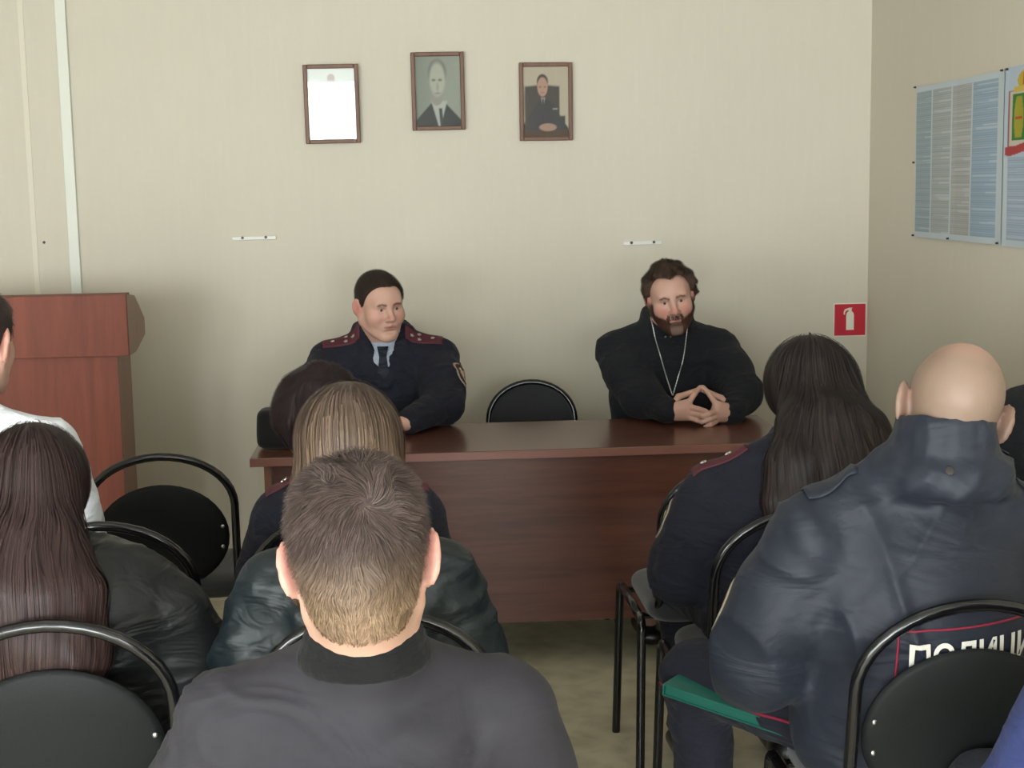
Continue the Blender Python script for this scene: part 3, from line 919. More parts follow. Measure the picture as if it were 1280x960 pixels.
def strip(px, py, lab, w=.175):
    p = at(px, py, D=5.83)
    r = empty('wall_strip', (p[0], ROOM_Y1, p[2]), 0, lab, 'bracket', 'white plastic strips screwed to the back wall')
    box('strip', (-w/2, -.010, -.008), (w/2, 0, .008), MAT['white'], r, .003)
    for s in (-1, 1):
        bm = bmesh.new(); bmesh.ops.create_cone(bm, cap_ends=True, segments=12, radius1=.006, radius2=.005, depth=.004,
                                               matrix=Matrix.Translation((s*.046+.0, -.012, .002)) @ Matrix.Rotation(math.pi/2, 4, 'X'))
        bm_obj('screw', bm, MAT['pin'], r)
    r.rotation_euler = (0, math.radians(-.5), 0)
strip(318, 297.5, 'short white plastic strip with two screws on wall above the uniformed officer')
strip(803, 303.5, 'short white plastic strip with two screws on wall above the bearded priest', .160)
p = at(55, 303, D=5.83)
bm = bmesh.new(); bmesh.ops.create_cone(bm, cap_ends=True, segments=10, radius1=.006, radius2=.004, depth=.008, matrix=Matrix.Translation((p[0], ROOM_Y1-.004, p[2])) @ Matrix.Rotation(math.pi/2, 4, 'X'))
tag(bm_obj('wall_screw', bm, MAT['pin']), 'small dark screw in wall left of the white cable duct', 'screw')

# ------------------------------------------------------------------ framed pictures
def smooth_in(d, w=.02): return np.clip(.5-d/w, 0, 1)
def paint_grid(name, w, h, nu, nv, fn, parent, mat=None):
    U, W_ = np.meshgrid(np.linspace(0, 1, nu+1), np.linspace(0, 1, nv+1))
    u = U.ravel(); v = W_.ravel()
    V = np.stack([(u-.5)*w, np.zeros_like(u), (v-.5)*h], 1)
    b = (np.arange(nv)*(nu+1))[:, None]+np.arange(nu)[None, :]
    Q = np.stack([b, b+1, b+nu+2, b+nu+1], -1).reshape(-1, 4)
    return mesh_obj(name, V, Q, mat or MAT['print'], parent, fn(u, v), smooth=False)

def el(u, v, cx, cy, rx, ry): return np.sqrt(((u-cx)/rx)**2+((v-cy)/ry)**2)-1
def lay(col, m, c): m = np.clip(m, 0, 1)[:, None]; return col*(1-m)+np.array(lin(c))*m

def portrait_grey(u, v):
    col = np.tile(np.array(lin(140, 146, 134)), (len(u), 1))
    col = lay(col, smooth_in(u-.3, .5)*.5, (104, 112, 104))
    body = v-(.33-1.3*np.maximum(np.abs(u-.5)-.16, 0)*.55)
    col = lay(col, smooth_in(body, .03), (38, 48, 52))
    col = lay(col, smooth_in(np.maximum(np.abs(u-.52)-(v*.42+.02), v-.36), .03), (168, 172, 164))
    col = lay(col, smooth_in(np.maximum(np.abs(u-.55-(.2-v)*.1)-.035, v-.26), .02), (52, 58, 62))
    col = lay(col, smooth_in(el(u, v, .47, .42, .13, .12), .2), (140, 140, 130))
    col = lay(col, smooth_in(el(u, v, .49, .77, .20, .185), .25), (112, 114, 106))
    col = lay(col, smooth_in(el(u, v, .49, .67, .168, .235), .3), (166, 166, 152))
    for x in (.41, .55): col = lay(col, smooth_in(el(u, v, x, .66, .045, .018), .6)*.7, (70, 72, 68))
    col = lay(col, smooth_in(el(u, v, .49, .56, .028, .06), .8)*.35, (100, 100, 92))
    col = lay(col, smooth_in(el(u, v, .49, .475, .06, .012), .8)*.6, (92, 84, 80))
    return col
def portrait_uniform(u, v):
    col = np.tile(np.array(lin(176, 166, 146)), (len(u), 1))
    col = lay(col, smooth_in(np.maximum(np.abs(u-.42)-.40, v-.74)+.06*np.abs(u-.42), .03), (62, 58, 58))
    body = np.minimum(v-(.54-1.0*np.maximum(np.abs(u-.47)-.10, 0)), np.maximum(np.abs(u-.5)-.42, v-.3))
    col = lay(col, smooth_in(body, .03), (44, 46, 56))
    col = lay(col, smooth_in(np.maximum(np.abs(u-.44)-(v-.42)*.35, v-.56), .02), (150, 146, 140))
    col = lay(col, smooth_in(np.maximum(np.abs(u-.44)-.018, v-.54), .02)*(v > .4), (40, 40, 48))
    col = lay(col, smooth_in(el(u, v, .43, .785, .122, .105), .15), (66, 54, 48))
    col = lay(col, smooth_in(el(u, v, .43, .71, .112, .135), .15), (172, 138, 120))
    for x in (.38, .48): col = lay(col, smooth_in(el(u, v, x, .71, .03, .012), .6)*.6, (80, 60, 52))
    col = lay(col, smooth_in(el(u, v, .43, .63, .04, .010), .6)*.6, (110, 70, 62))
    col = lay(col, smooth_in(v-.10, .03), (66, 46, 38))
    col = lay(col, smooth_in(el(u, v, .54, .14, .19, .055), .2), (158, 128, 112))
    col = lay(col, smooth_in(el(u, v, .70, .40, .06, .012), .4)*.8, (150, 150, 150))
    return col
def document(u, v):
    col = np.tile(np.array(lin(216, 214, 204)), (len(u), 1))
    rows = (np.sin(v*150) > .1) & (np.abs(u-.5) < .36) & (v > .2) & (v < .75)
    col = lay(col, rows*.35, (120, 120, 120))
    return lay(col, smooth_in(el(u, v, .5, .86, .08, .06), .2)*.5, (150, 90, 70))

def framed(px0, px1, lab, fn, tilt, rolldeg, pname):
    a = at(*px0, D=5.83); b = at(*px1, D=5.83)
    w = b[0]-a[0]; h = a[2]-b[2]; c = (a+b)/2
    r = empty('picture_frame', (c[0], ROOM_Y1-.016-math.sin(math.radians(max(tilt, 0)))*h/2, c[2]), 0, lab, 'picture', 'framed portraits in a row on the wall')
    r.rotation_euler = (math.radians(tilt), math.radians(rolldeg), 0)
    fw = .016
    bm = bmesh.new()
    for p, q in (((-w/2, -.012, -h/2), (-w/2+fw, .010, h/2)), ((w/2-fw, -.012, -h/2), (w/2, .010, h/2)),
                 ((-w/2+fw, -.012, -h/2), (w/2-fw, .010, -h/2+fw)), ((-w/2+fw, -.012, h/2-fw), (w/2-fw, .010, h/2))):
        add_box(bm, p, q, .003)
    bm_obj('frame', bm, MAT['frame_wood'], r)
    o = paint_grid(pname, w-2*fw+.004, h-2*fw+.004, 60, 84, fn, r); o.location = (0, .004, 0)
    box('backing', (-w/2+.006, .0055, -h/2+.006), (w/2-.006, .009, h/2-.006), MAT['paper'], r)
    g = mesh_obj('glass_pane', [(-w/2+fw, -.002, -h/2+fw), (w/2-fw, -.002, -h/2+fw), (w/2-fw, -.002, h/2-fw), (-w/2+fw, -.002, h/2-fw)], [(0, 1, 2, 3)], MAT['glass'], r, smooth=False)
    return r
framed((379, 81.5), (451, 179), 'wooden frame whose glass shines white with window reflection', document, 1.6, -.4, 'document')
framed((513, 66), (581.5, 162.5), 'middle wooden frame with grey portrait of a man in suit and tie', portrait_grey, .0, -.3, 'portrait')
framed((648, 79), (715.5, 175.5), 'right wooden frame with photo of a man in dark uniform at desk', portrait_uniform, 0, .2, 'portrait')

# fire extinguisher sign
a = at(1043, 381, D=5.83); b = at(1081, 418, D=5.83); sw_ = b[0]-a[0]; c = (a+b)/2
r = empty('fire_extinguisher_sign', (c[0], ROOM_Y1, c[2]), 0, 'small red square sign with white fire extinguisher symbol in the corner', 'sign')
box('sign_border', (-sw_/2-.004, -.003, -sw_/2-.004), (sw_/2+.004, 0, sw_/2+.004), MAT['sign_white'], r, .001)
box('sign_face', (-sw_/2, -.0045, -sw_/2), (sw_/2, -.003, sw_/2), MAT['red'], r)
prof = [(-.016, -.042), (.016, -.042), (.016, .022), (.013, .030), (.006, .036), (.006, .046), (.010, .050), (-.004, .050), (-.022, .044), (-.027, .034), (-.027, .022), (-.022, .022), (-.021, .033), (-.014, .039), (-.006, .040), (-.006, .036), (-.013, .030), (-.016, .022)]
bm = bmesh.new()
f = bm.faces.new([bm.verts.new((x, -.0062, z)) for x, z in prof])
ex_ = bmesh.ops.extrude_face_region(bm, geom=[f])
for v in ex_['geom']:
    if isinstance(v, bmesh.types.BMVert): v.co.y = -.0045
bm_obj('extinguisher_symbol', bm, MAT['sign_white'], r)

# posters on the right wall -----------------------------------------------------
def sheet_text(u, v, cols, tints, seed, head=None):
    n = len(u); col = np.tile(np.array(lin(186, 196, 200)), (n, 1))
    nc = len(cols)-1
    r_ = np.random.default_rng(seed)
    for i in range(nc):
        x0, x1 = cols[i]+.008, cols[i+1]-.008
        m = (u > x0) & (u < x1) & (v > .035) & (v < .965)
        if head is not None: m &= ~head(u, v)
        col = lay(col, m*1.0, tints[i])
        row = np.floor(v*150).astype(int); rr = r_.random(400)
        gap = rr[row % 400] < .13
        ragged = (u-x0)/(x1-x0) > r_.random(400)[row % 400]*.8
        col = lay(col, m*(gap & ragged)*.55, (190, 198, 200))
        col = lay(col, m*(row % 2 == 0)*.28*(~gap), (96, 108, 118))
    return col
def poster1(u, v):   # u runs towards the camera
    return sheet_text(u, v, [.0, .21, .44, .68, .95], [(152, 166, 172), (166, 172, 170), (172, 172, 168), (150, 170, 186)], 3)
def arms_head(u, v): return (v > .50) & (u < .56)
def poster2(u, v):
    col = sheet_text(u, v, [.03, .27, .51, .75, .98], [(166, 180, 196)]*4, 8, arms_head)
    # coat of arms: crowned green shield with golden sheaves on a red ribbon
    cx = .25
    col = lay(col, arms_head(u, v)*1.0, (176, 188, 200))
    col = lay(col, ((np.abs(u-cx) < .215) & (v > .55) & (v < .87))*1.0, (150, 92, 88))
    col = lay(col, ((np.abs(u-cx) < .200) & (v > .56) & (v < .862))*1.0, (196, 184, 170))
    col = lay(col, ((np.abs(u-cx) < .175) & (v > .590) & (v < .850))*1.0, (46, 116, 44))
    for s in (-.108, 0, .108):
        w = .030+.017*np.abs(np.sin((v-.60)*14))
        col = lay(col, ((np.abs(u-cx-s) < w) & (v > .605) & (v < .835))*1.0, (158, 150, 40))
        col = lay(col, ((np.abs(u-cx-s) < .032) & (np.abs(v-.715) < .008))*1.0, (170, 70, 40))
    col = lay(col, (el(u, v, cx, .92, .13, .062) < 0)*1.0, (190, 160, 44))
    col = lay(col, ((np.abs(u-cx) < .165) & (v > .855) & (v < .89))*1.0, (196, 172, 74))
    col = lay(col, (np.abs(np.abs(u-cx)-.06) < .012)*(v > .89)*(v < .96)*1.0, (150, 52, 44))
    col = lay(col, ((np.abs(u-cx) < .235) & (np.abs(v-.545-.012*np.cos((u-cx)*16)) < .024))*1.0, (168, 60, 62))
    return col
def poster(name, y_far, y_near, z0, z1, fn, lab, nu, nv, pins, col_fold=0):
    w = y_far-y_near; h = z1-z0
    r = empty(name, (ROOM_X1, (y_far+y_near)/2, (z0+z1)/2), -math.pi/2, lab, 'poster', 'printed sheets pinned to the right wall')
    # after the turn local +x points to the camera end (-y)
    o = paint_grid('sheet', w, h, nu, nv, fn, r)
    V = np.array([v.co[:] for v in o.data.vertices]); 
    V[:, 1] = -.004-.006*(vnoise(V*np.array((7, 1, 3))+h*30))-.004*np.abs(np.sin(V[:, 0]*9))
    o.data.vertices.foreach_set('co', V.astype(np.float32).ravel())
    box('sheet_backing', (-w/2, -.003, -h/2), (w/2, 0, h/2), MAT['paper'], r)
    for (u, v) in pins:
        bm = bmesh.new(); bmesh.ops.create_cone(bm, cap_ends=True, segments=10, radius1=.004, radius2=.003, depth=.008, matrix=Matrix.Translation(((u-.5)*w, -.016, (v-.5)*h)) @ Matrix.Rotation(math.pi/2, 4, 'X'))
        bm_obj('push_pin', bm, MAT['pin'], r)
poster('text_poster', 5.275, 4.485, 1.365, 1.912, poster1, 'wide bluish poster of closely printed text columns pinned to wall', 190, 200,
       [(.0, 1.0), (.0, .5), (.01, .01), (.45, .01), (.985, .01), (.985, 1.0)])
poster('coat_of_arms_poster', 4.480, 3.72, 1.362, 1.918, poster2, 'printed poster with crowned green and gold coat of arms', 190, 200, [(.03, .99), (.98, .99), (.98, .01)])

# ------------------------------------------------------------------ table
TX0, TX1, TY0, TY1, TZ = -.505, 1.24, 4.47, 5.03, .75
t = empty('meeting_table', ((TX0+TX1)/2, (TY0+TY1)/2, 0), 0, 'long dark brown wooden table with full front panel before the two men', 'table')
hx, hy = (TX1-TX0)/2, (TY1-TY0)/2
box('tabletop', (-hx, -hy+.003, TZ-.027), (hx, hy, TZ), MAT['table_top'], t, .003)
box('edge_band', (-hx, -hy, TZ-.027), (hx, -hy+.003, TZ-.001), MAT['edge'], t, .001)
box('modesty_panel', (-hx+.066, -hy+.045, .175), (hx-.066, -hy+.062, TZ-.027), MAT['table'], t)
for s in (-1, 1):
    box('side_panel', (s*(hx-.05)-.011, -hy+.04, .0), (s*(hx-.05)+.011, hy-.05, TZ-.027), MAT['edge'] if False else MAT['lectern_side'], t)

# ------------------------------------------------------------------ lectern
LD = 5.05
a = at(157, 368, D=LD); b = at(156, 445, D=LD); c = at(147, 446, D=LD+.03)
LX1 = a[0]; zt, zb = a[2], b[2]; LX0 = LX1-.78
r = empty('lectern', ((LX0+LX1)/2, LD+.18, 0), 0, 'reddish brown wooden lectern with boxed top against the left wall area', 'lectern')
hw = (LX1-LX0)/2; dy = -.18
box('front_board', (-hw, dy, zb), (hw, dy+.018, zt), MAT['lectern'], r, .002)
prof = [(dy+.018, zb), (dy+.018, zt), (dy+.16, zt-.015), (dy+.33, zt-.11), (dy+.33, zt-.17), (dy+.14, zb)]
for s in (-1, 1):
    x0, x1 = (hw-.018, hw) if s > 0 else (-hw, -hw+.018)
    bm = bmesh.new(); A = [bm.verts.new((x0, y, z)) for y, z in prof]; B = [bm.verts.new((x1, y, z)) for y, z in prof]
    bm.faces.new(A[::-1]); bm.faces.new(B)
    for i in range(len(prof)):
        j = (i+1) % len(prof); bm.faces.new((A[i], A[j], B[j], B[i]))
    bmesh.ops.recalc_face_normals(bm, faces=bm.faces)
    bm_obj('top_side_panel', bm, MAT['lectern_side'], r)
bm = bmesh.new()
vs = [bm.verts.new(q) for q in ((-hw+.018, dy+.16, zt-.018), (hw-.018, dy+.16, zt-.018), (hw-.018, dy+.33, zt-.113), (-hw+.018, dy+.33, zt-.113),
                                (-hw+.018, dy+.16, zt-.034), (hw-.018, dy+.16, zt-.034), (hw-.018, dy+.33, zt-.129), (-hw+.018, dy+.33, zt-.129))]
for f in ((0, 1, 2, 3), (7, 6, 5, 4), (0, 4, 5, 1), (1, 5, 6, 2), (2, 6, 7, 3), (3, 7, 4, 0)): bm.faces.new([vs[i] for i in f])
bmesh.ops.recalc_face_normals(bm, faces=bm.faces)
bm_obj('reading_shelf', bm, MAT['lectern'], r)
box('top_board', (-hw+.018, dy+.018, zt-.020), (hw-.018, dy+.16, zt-.004), MAT['lectern'], r)
bx = c[0]-(LX0+LX1)/2
box('front_panel', (-bx-.018, dy+.026, .05), (bx, dy+.030, zb), MAT['lectern'], r)
for s in (-1, 1):
    x0, x1 = (bx-.018, bx) if s > 0 else (-bx-.018, -bx)
    box('side_panel', (x0, dy+.03, .02), (x1, dy+.26, zb), MAT['lectern_side'], r)
box('plinth', (-bx-.01, dy+.02, 0), (bx+.01, dy+.28, .05), MAT['lectern'], r, .003)

# ------------------------------------------------------------------ chairs
def chair_proto(a=.202, b=.15, top=.860, disc=(.184, .160, .618), fabric=False, seat_w=.235):
    r = empty('conference_chair')
    zs_ = top-b
    yb = lambda z: -.150-(z-.44)*.17
    P = []
    P.append((-a+.01, -.10, .43)); P.append((-a, yb(.47), .47))
    for z in np.linspace(.50, zs_, 4): P.append((-a, yb(z), z))
    for th in np.linspace(180, 0, 21)[1:-1]:
        z = zs_+b*math.sin(math.radians(th)); P.append((a*math.cos(math.radians(th)), yb(z), z))
    for z in np.linspace(zs_, .50, 4): P.append((a, yb(z), z))
    P.append((a, yb(.47), .47)); P.append((a-.01, -.10, .43))
    tube('back_hoop', P, .0115, MAT['black_tube'], r, 12)
    # backrest shell
    ra, rb, zc = disc
    n = 40; V = []; Fc = []
    rings = [0, .35, .7, .92, 1.0]
    def pt(rr, th, side):
        x = ra*rr*math.cos(th); sn = math.sin(th)
        z = zc+(rb if sn > 0 else rb*.95)*rr*sn
        y = yb(z)+.006-.05*(x/ra)**2*0-.0+(.030*(x/ra)**2)*(-.0)+.035*(1-(x/ra)**2)*(-.15)
        th_ = .012*(1-rr**6)+.003
        return (x, y+side*th_, z)
    for side in (-1, 1):
        base = len(V)
        V.append(pt(0, 0, side))
        for rr in rings[1:]:
            for k in range(n): V.append(pt(rr, 2*math.pi*k/n, side))
        for k in range(n):
            f = (base, base+1+k, base+1+(k+1) % n); Fc.append(f if side < 0 else f[::-1])
        for j in range(len(rings)-2):
            for k in range(n):
                f = (base+1+j*n+k, base+1+(j+1)*n+k, base+1+(j+1)*n+(k+1) % n, base+1+j*n+(k+1) % n); Fc.append(f if side < 0 else f[::-1])
    m = 1+n*(len(rings)-1)
    for k in range(n):
        o = 1+(len(rings)-2)*n
        Fc.append((o+k, m+o+k, m+o+(k+1) % n, o+(k+1) % n))
    mesh_obj('backrest', V, Fc, MAT['seat'] if fabric else MAT['shell'], r)
    for (x, z) in ((0, zc+rb-.022), (ra-.018, zc+.03), (ra-.020, zc-.03), (-ra+.018, zc+.03), (-ra+.020, zc-.03)):
        bm = bmesh.new(); bmesh.ops.create_uvsphere(bm, u_segments=10, v_segments=6, radius=.0055)
        for v in bm.verts: v.co = Vector((v.co.x+x, v.co.y*.6+pt(.88, 0, -1)[1]+yb(z)-yb(zc), v.co.z+z))
        bm_obj('bolt', bm, MAT['bolt'], r, True)
    # seat cushion
    S = SDF((-.27, -.26, .40), (.27, .27, .53), .012)
    S.func((-.27, -.26, .40), (.27, .27, .53), lambda X, Y, Z: (np.sqrt(np.maximum(np.abs(X)-(seat_w-.08), 0)**2+np.maximum(np.abs(Y-.01)-.125, 0)**2+np.maximum(np.abs(Z-.463)-.006, 0)**2*6)-.075), 0.0, 'add')
    V, Q = S.mesh(1)
    V[:, 2] = np.maximum(V[:, 2], .437)
    mesh_obj('seat', V, Q, MAT['seat'], r)
    for s in (-1, 1):
        P = smooth_path([(s*.268, .195, .0), (s*.257, .175, .40), (s*.255, .170, .452), (s*.255, .12, .455)], 3)
        tube('leg', P, .0118, MAT['black_tube'], r)
        P = smooth_path([(s*.268, -.235, .0), (s*.257, -.205, .40), (s*.255, -.200, .452), (s*.255, -.15, .455)], 3)
        tube('leg', P, .0118, MAT['black_tube'], r)
        tube('side_rail', [(s*.255, -.155, .455), (s*.255, 0, .455), (s*.255, .125, .455)], .0118, MAT['black_tube'], r)
    for y in (-.11, .14): tube('cross_bar', [(-.255, y, .440), (0, y, .440), (.255, y, .440)], .009, MAT['black_tube'], r)
    return r
used = []
def place_chair(proto, x, y, rz, label, group):
    if proto not in used: used.append(proto); r = proto
    else:
        r = proto.copy(); C.objects.link(r)
        for ch in list(proto.children):
            c_ = ch.copy(); C.objects.link(c_); c_.parent = r
    r.location = (x, y, 0); r.rotation_euler = (0, 0, rz)
    tag(r, label, 'chair', group)
    return r
std = chair_proto()
narrow = chair_proto(a=.165, b=.14, top=.835, disc=(.160, .152, .680), fabric=True)
G1 = 'black stacking chairs of the audience'
def hoopx(px, py, D): return at(px, py, D=D)[0]
HB = .22   # hoop top lies this far behind the seat centre
CH = {}
for key, px, py, D, rz, lab in (
    ('A', 186, 570, 3.95, math.radians(6), 'empty black chair nearest the lectern, its oval backrest facing camera'),
    ('B', 122, 655, 3.13, 0, 'black chair half hidden by long-haired woman, in front of the leather jacket'),
    ('L', 57, 783, 2.40, 0, 'black chair at bottom left with brown hair hanging behind its hoop'),
    ('M', 467, 772, 2.39, 0, 'black chair behind the blonde woman in teal leather jacket'),
    ('F', 926, 577, 3.57, 0, 'black chair with bare legs showing in the aisle before the table'),
    ('W', 1010, 641, 3.03, 0, 'black chair under the long dark-haired woman in navy uniform'),
    ('P', 1222, 767, 2.31, 0, 'black chair at bottom right behind the bald policeman'),
    ('D', 425, 640, 3.14, 0, 'black chair of the dark-haired woman with burgundy epaulettes'),
    ('N', 447, 1070, 1.66, 0, 'black chair under the short-haired man in dark bomber jacket'),
    ('E', 1300, 640, 3.08, 0, 'black chair under the person in black at the right wall'),
    ('S', -60, 640, 3.02, 0, 'black chair under the man in white shirt at left edge'),
    ('U', 1560, 1070, 1.66, 0, 'black chair under the person in blue at bottom right')):
    X = hoopx(px, py, D)
    if key == 'U': X = 1.105
    if key == 'E': X = 1.60
    if key == 'S': X = -1.235
    CH[key] = place_chair(std, X, D+HB, rz, lab, G1)
def chair_xy(k): return CH[k].location.x, CH[k].location.y
G2 = 'black chairs behind the table'
pc = at(664, 484, D=5.42)
place_chair(narrow, pc[0], 5.42-.20, math.pi, 'empty black chair behind table between officer and priest', G2)
place_chair(narrow, -.09, 5.47-.2, math.pi, 'black chair under the officer behind the table', G2)
place_chair(narrow, .965, 5.47-.2, math.pi, 'black chair under the bearded priest behind the table', G2)
# ------------------------------------------------------------------ people
def tolocal(P, loc, rot):
    d = np.array(P, float)-np.array((loc[0], loc[1], 0)); c, s = math.cos(-rot), math.sin(-rot)
    return np.array((d[0]*c-d[1]*s, d[0]*s+d[1]*c, d[2]))

def cloth(name, c, rough=.8, var=.15, vs=30, bump=.3, bs=700, spec=.3, sheen=.03, coat=0, wr=.5, wf=11):
    m = simple_mat(name, c, rough, spec=spec, bump=bump, bscale=bs, var=var, vscale=vs, sheen=sheen, coat=coat)
    nt = m.node_tree; b = nt.nodes['Principled BSDF']
    old = b.inputs['Normal'].links[0].from_node
    tc = N(nt, 'ShaderNodeTexCoord'); mp = N(nt, 'ShaderNodeMapping'); mp.inputs['Rotation'].default_value = (.3, .5, .6); mp.inputs['Scale'].default_value = (1, .8, 2.2)
    nt.links.new(tc.outputs['Object'], mp.inputs['Vector'])
    no = N(nt, 'ShaderNodeTexNoise', Scale=float(wf), Detail=2.5, Roughness=.45, Distortion=1.6)
    nt.links.new(mp.outputs[0], no.inputs['Vector'])
    b2 = N(nt, 'ShaderNodeBump', Strength=wr, Distance=.02)
    nt.links.new(no.outputs['Fac'], b2.inputs['Height']); nt.links.new(old.outputs[0], b2.inputs['Normal'])
    nt.links.new(b2.outputs[0], b.inputs['Normal'])
    return m
CL = dict(navy=cloth('navy_uniform_wool', (26, 27, 38), .85), navy_jacket=cloth('navy_nylon_jacket', (29, 34, 45), .55, spec=.35, wr=.42, wf=6),
          bomber=cloth('charcoal_bomber', (40, 38, 43), .75, wr=.5, wf=5), rib=cloth('black_rib_knit', (14, 14, 15), .95, bump=.6, bs=200),
          teal=cloth('teal_black_leather', (19, 28, 32), .5, bump=.25, bs=160, spec=.45, sheen=0, wr=.5, wf=8), leather=cloth('black_leather', (20, 22, 24), .46, bump=.25, bs=160, spec=.45, sheen=0, wr=.5, wf=8),
          white=cloth('white_shirt_cotton', (222, 226, 232), .8), cassock=cloth('black_cassock', (22, 23, 28), .9), blue=cloth('blue_sweater', (40, 48, 88), .9),
          fleece=cloth('black_fleece', (20, 22, 25), .95, bump=.9, bs=90), shirt=cloth('pale_blue_shirt', (160, 168, 184), .8), tie=cloth('dark_tie', (22, 28, 40), .6),
          dark=cloth('dark_trousers', (30, 32, 40), .85), jeans=cloth('dark_jeans', (40, 46, 58), .9))

def finish_person(g, root, tr='dark', seed=3):
    o, V, Q = trousers(g, CL[tr], root, seed=seed)
    shoes(g, root)
    return o, V, Q

def epaulette(bvh, g, side, parent, mat, jx=(.062, .168), wd=.05, y=0.0, off=.006, stars=(), z0=1.5, dirn=(0, 0, -1), dy=0.0):
    z0 = g['zs']+.03
    a = np.array((g['cx']+side*jx[0], g['cy']+y, z0)); b = np.array((g['cx']+side*jx[1], g['cy']+y+dy, z0)); c = (a+b)/2
    u = unit(b-a)
    o = decal('epaulette', bvh, c, u, np.cross((0, 0, 1.), u), dirn, np.linalg.norm(b-a), wd, mat, parent, 14, 8, None, None, off, .3,)
    for (t, w_) in stars:
        p = c+u*t*.5*np.linalg.norm(b-a)+np.cross((0, 0, 1.), u)*w_*wd*.5
        star = decal('star', bvh, p, u, np.cross((0, 0, 1.), u), dirn, .015, .015, MAT['metal'], o or parent, 10, 10,
              lambda x, y_: math.hypot(x, y_) < .45+.5*abs(math.cos(2.5*math.atan2(y_, x))), None, off+.005, .3)
    return o

def sleeve_patch(bvh, c, u, v, d, su, sv, parent, name='sleeve_patch'):
    def cf(a, b):
        r = math.hypot(a, b)
        if r > .90: return lin(150, 140, 120)
        if r > .78: return lin(60, 20, 34)
        if abs(a) < .16+.2*max(0, .4-abs(b)) and -.6 < b < .62: return lin(196, 186, 150)
        if abs(a) < .6 and abs(b-.15) < .2: return lin(170, 160, 130)
        if b < -.45 and abs(a) < .5: return lin(200, 196, 180)
        return lin(70, 30, 44)
    return decal(name, bvh, c, u, v, d, su, sv, MAT['cloth_attr'], parent, 36, 48, lambda a, b: a*a+b*b < 1.0 , cf, .003, .2)

# ---- foreground man in the bomber jacket -------------------------------------------------
cx_, cy_ = chair_xy('N'); loc = (cx_-.0, cy_-.01)
h = tolocal(at(450, 698, D=1.76), loc, 0)
R = rotm(yaw=0, pitch=-10, roll=-3)
g = default_g(hc=h, R=R, hs=1.0, sw=.185, zs=.925, cx=.012, cy=-.03, w=1.12, d=1.1, hip=.56, neck=.063,
              el=[(-.235, .02, .68), (.235, .02, .68)])
root = person_root('seated man with short brown hair and dark bomber jacket in foreground centre', loc, 0, None)
S, V, Q = body_mesh(g, .006)
def nape(x, y, z):
    m = (y < .0)*np.clip((z+.128)/.05, 0, 1)*np.clip((.075-np.abs(x)-.35*np.clip(-.07-z, 0, 1))/.015, 0, 1)
    return m, lin(128, 104, 82), .7
mesh_obj('body', V, Q, MAT['skin'], root, skin_color(V, g, .93, scalp=nape))
eyes(g, root)
def tfn(x, y, z): return np.interp(z, [-.09, -.045, .0, .05, .10], [.000, .001, .005, .009, .012])*(1-.6*np.clip(np.abs(x)/.08, 0, 1)*np.clip((.08-z)/.05, 0, 1))
short_hair(g, root, tfn, lin(74, 62, 58), lin(126, 104, 82), n=20000, L=3, step=.0056, whorl=(.014, -.098, .066), up=.55, fr=(-.06, .03), var=.55, width=.0011, swirl=.8, style='low', kd=.05, chaos=1.5)
def col_fg(S):
    ring(S, (g['cx'], g['cy']+.012, g['zs']+.028), .075, .070, rotm(pitch=8), .013, .026, .012)
o, S, V, Q, bvh = jacket('bomber_jacket', g, .030, CL['bomber'], root, v=.007, amp=.008, seed=2, hem=.56, collar=None, puff=.008)
Sr = SDF((-.16, -.18, .86), (.18, .16, 1.08), .005); 
nc = neck_at(g, g['zs']+.085)
ring(Sr, nc, .069, .073, rotm(pitch=-3), .008, .018, .010, n=24)
ring(Sr, nc-(0, 0, .018), .074, .078, rotm(pitch=-2), .010, .012, .012, n=24)
Vr, Qr = Sr.mesh(1); mesh_obj('rib_collar', Vr, Qr, CL['rib'], o)
finish_person(g, root, 'jeans', 2)

# ---- bald policeman ----------------------------------------------------------------------
cx_, cy_ = chair_xy('P'); loc = (cx_-.03, cy_-.01)
h = tolocal(at(1190, 512, D=2.50), loc, 0)
R = rotm(yaw=-12, pitch=-4, roll=13)
g = default_g(hc=h, R=R, hs=1.04, sw=.215, zs=.965, cx=-.005, cy=-.02, w=1.15, d=1.15, hip=.57, neck=.064,
              el=[(-.29, .02, .70), (.28, .02, .72)], wr=[(-.17, .22, .70), (.10, .24, .70)], kn=[(-.34, .36, .55), (.26, .42, .55)], an=[(-.30, .36, .10), (.26, .40, .10)])
root = person_root('bald seated policeman in navy jacket with folder on his lap', loc, 0)
S, V, Q = body_mesh(g, .006)
def scalp(x, y, z):
    m = np.clip((z-np.interp(y, [-.12, -.06, -.02, .05, .08], [-.07, -.075, -.035, .04, .08]))/.015, 0, 1)*np.clip(1.25-np.exp(-(((x-.0)/.055)**2+((y+.02)/.06)**2+((z-.11)/.05)**2))*1.2, 0, 1)
    return m, lin(110, 98, 84), .75
mesh_obj('body', V, Q, MAT['skin'], root, skin_color(V, g, .93, scalp=scalp))
eyes(g, root)
_w = [np.array(g['hc'])+g['R']@(np.array(q_)*g['hs']) for q_ in ((-.086, -.012, -.030), (-.084, -.030, -.060), (-.080, -.050, -.090), (-.075, -.055, -.120))]
tube('earpiece_wire', smooth_path(_w, 2), .0012, MAT['pin'], root, 6)
def col_b(S):
    c = neck_at(g, g['zs']+.145)
    ring(S, c, .082, .084, rotm(pitch=-8, roll=3), .009, .052, .012, n=22)
    ring(S, c-(0, 0, .055), .100, .094, rotm(), .016, .026, .03)
    for q in (-1, 1): S.cap((g['cx']+q*.05, g['cy'], g['zs']+.075), (g['cx']+q*.19, g['cy'], g['zs']+.0), .055, .045, .05)
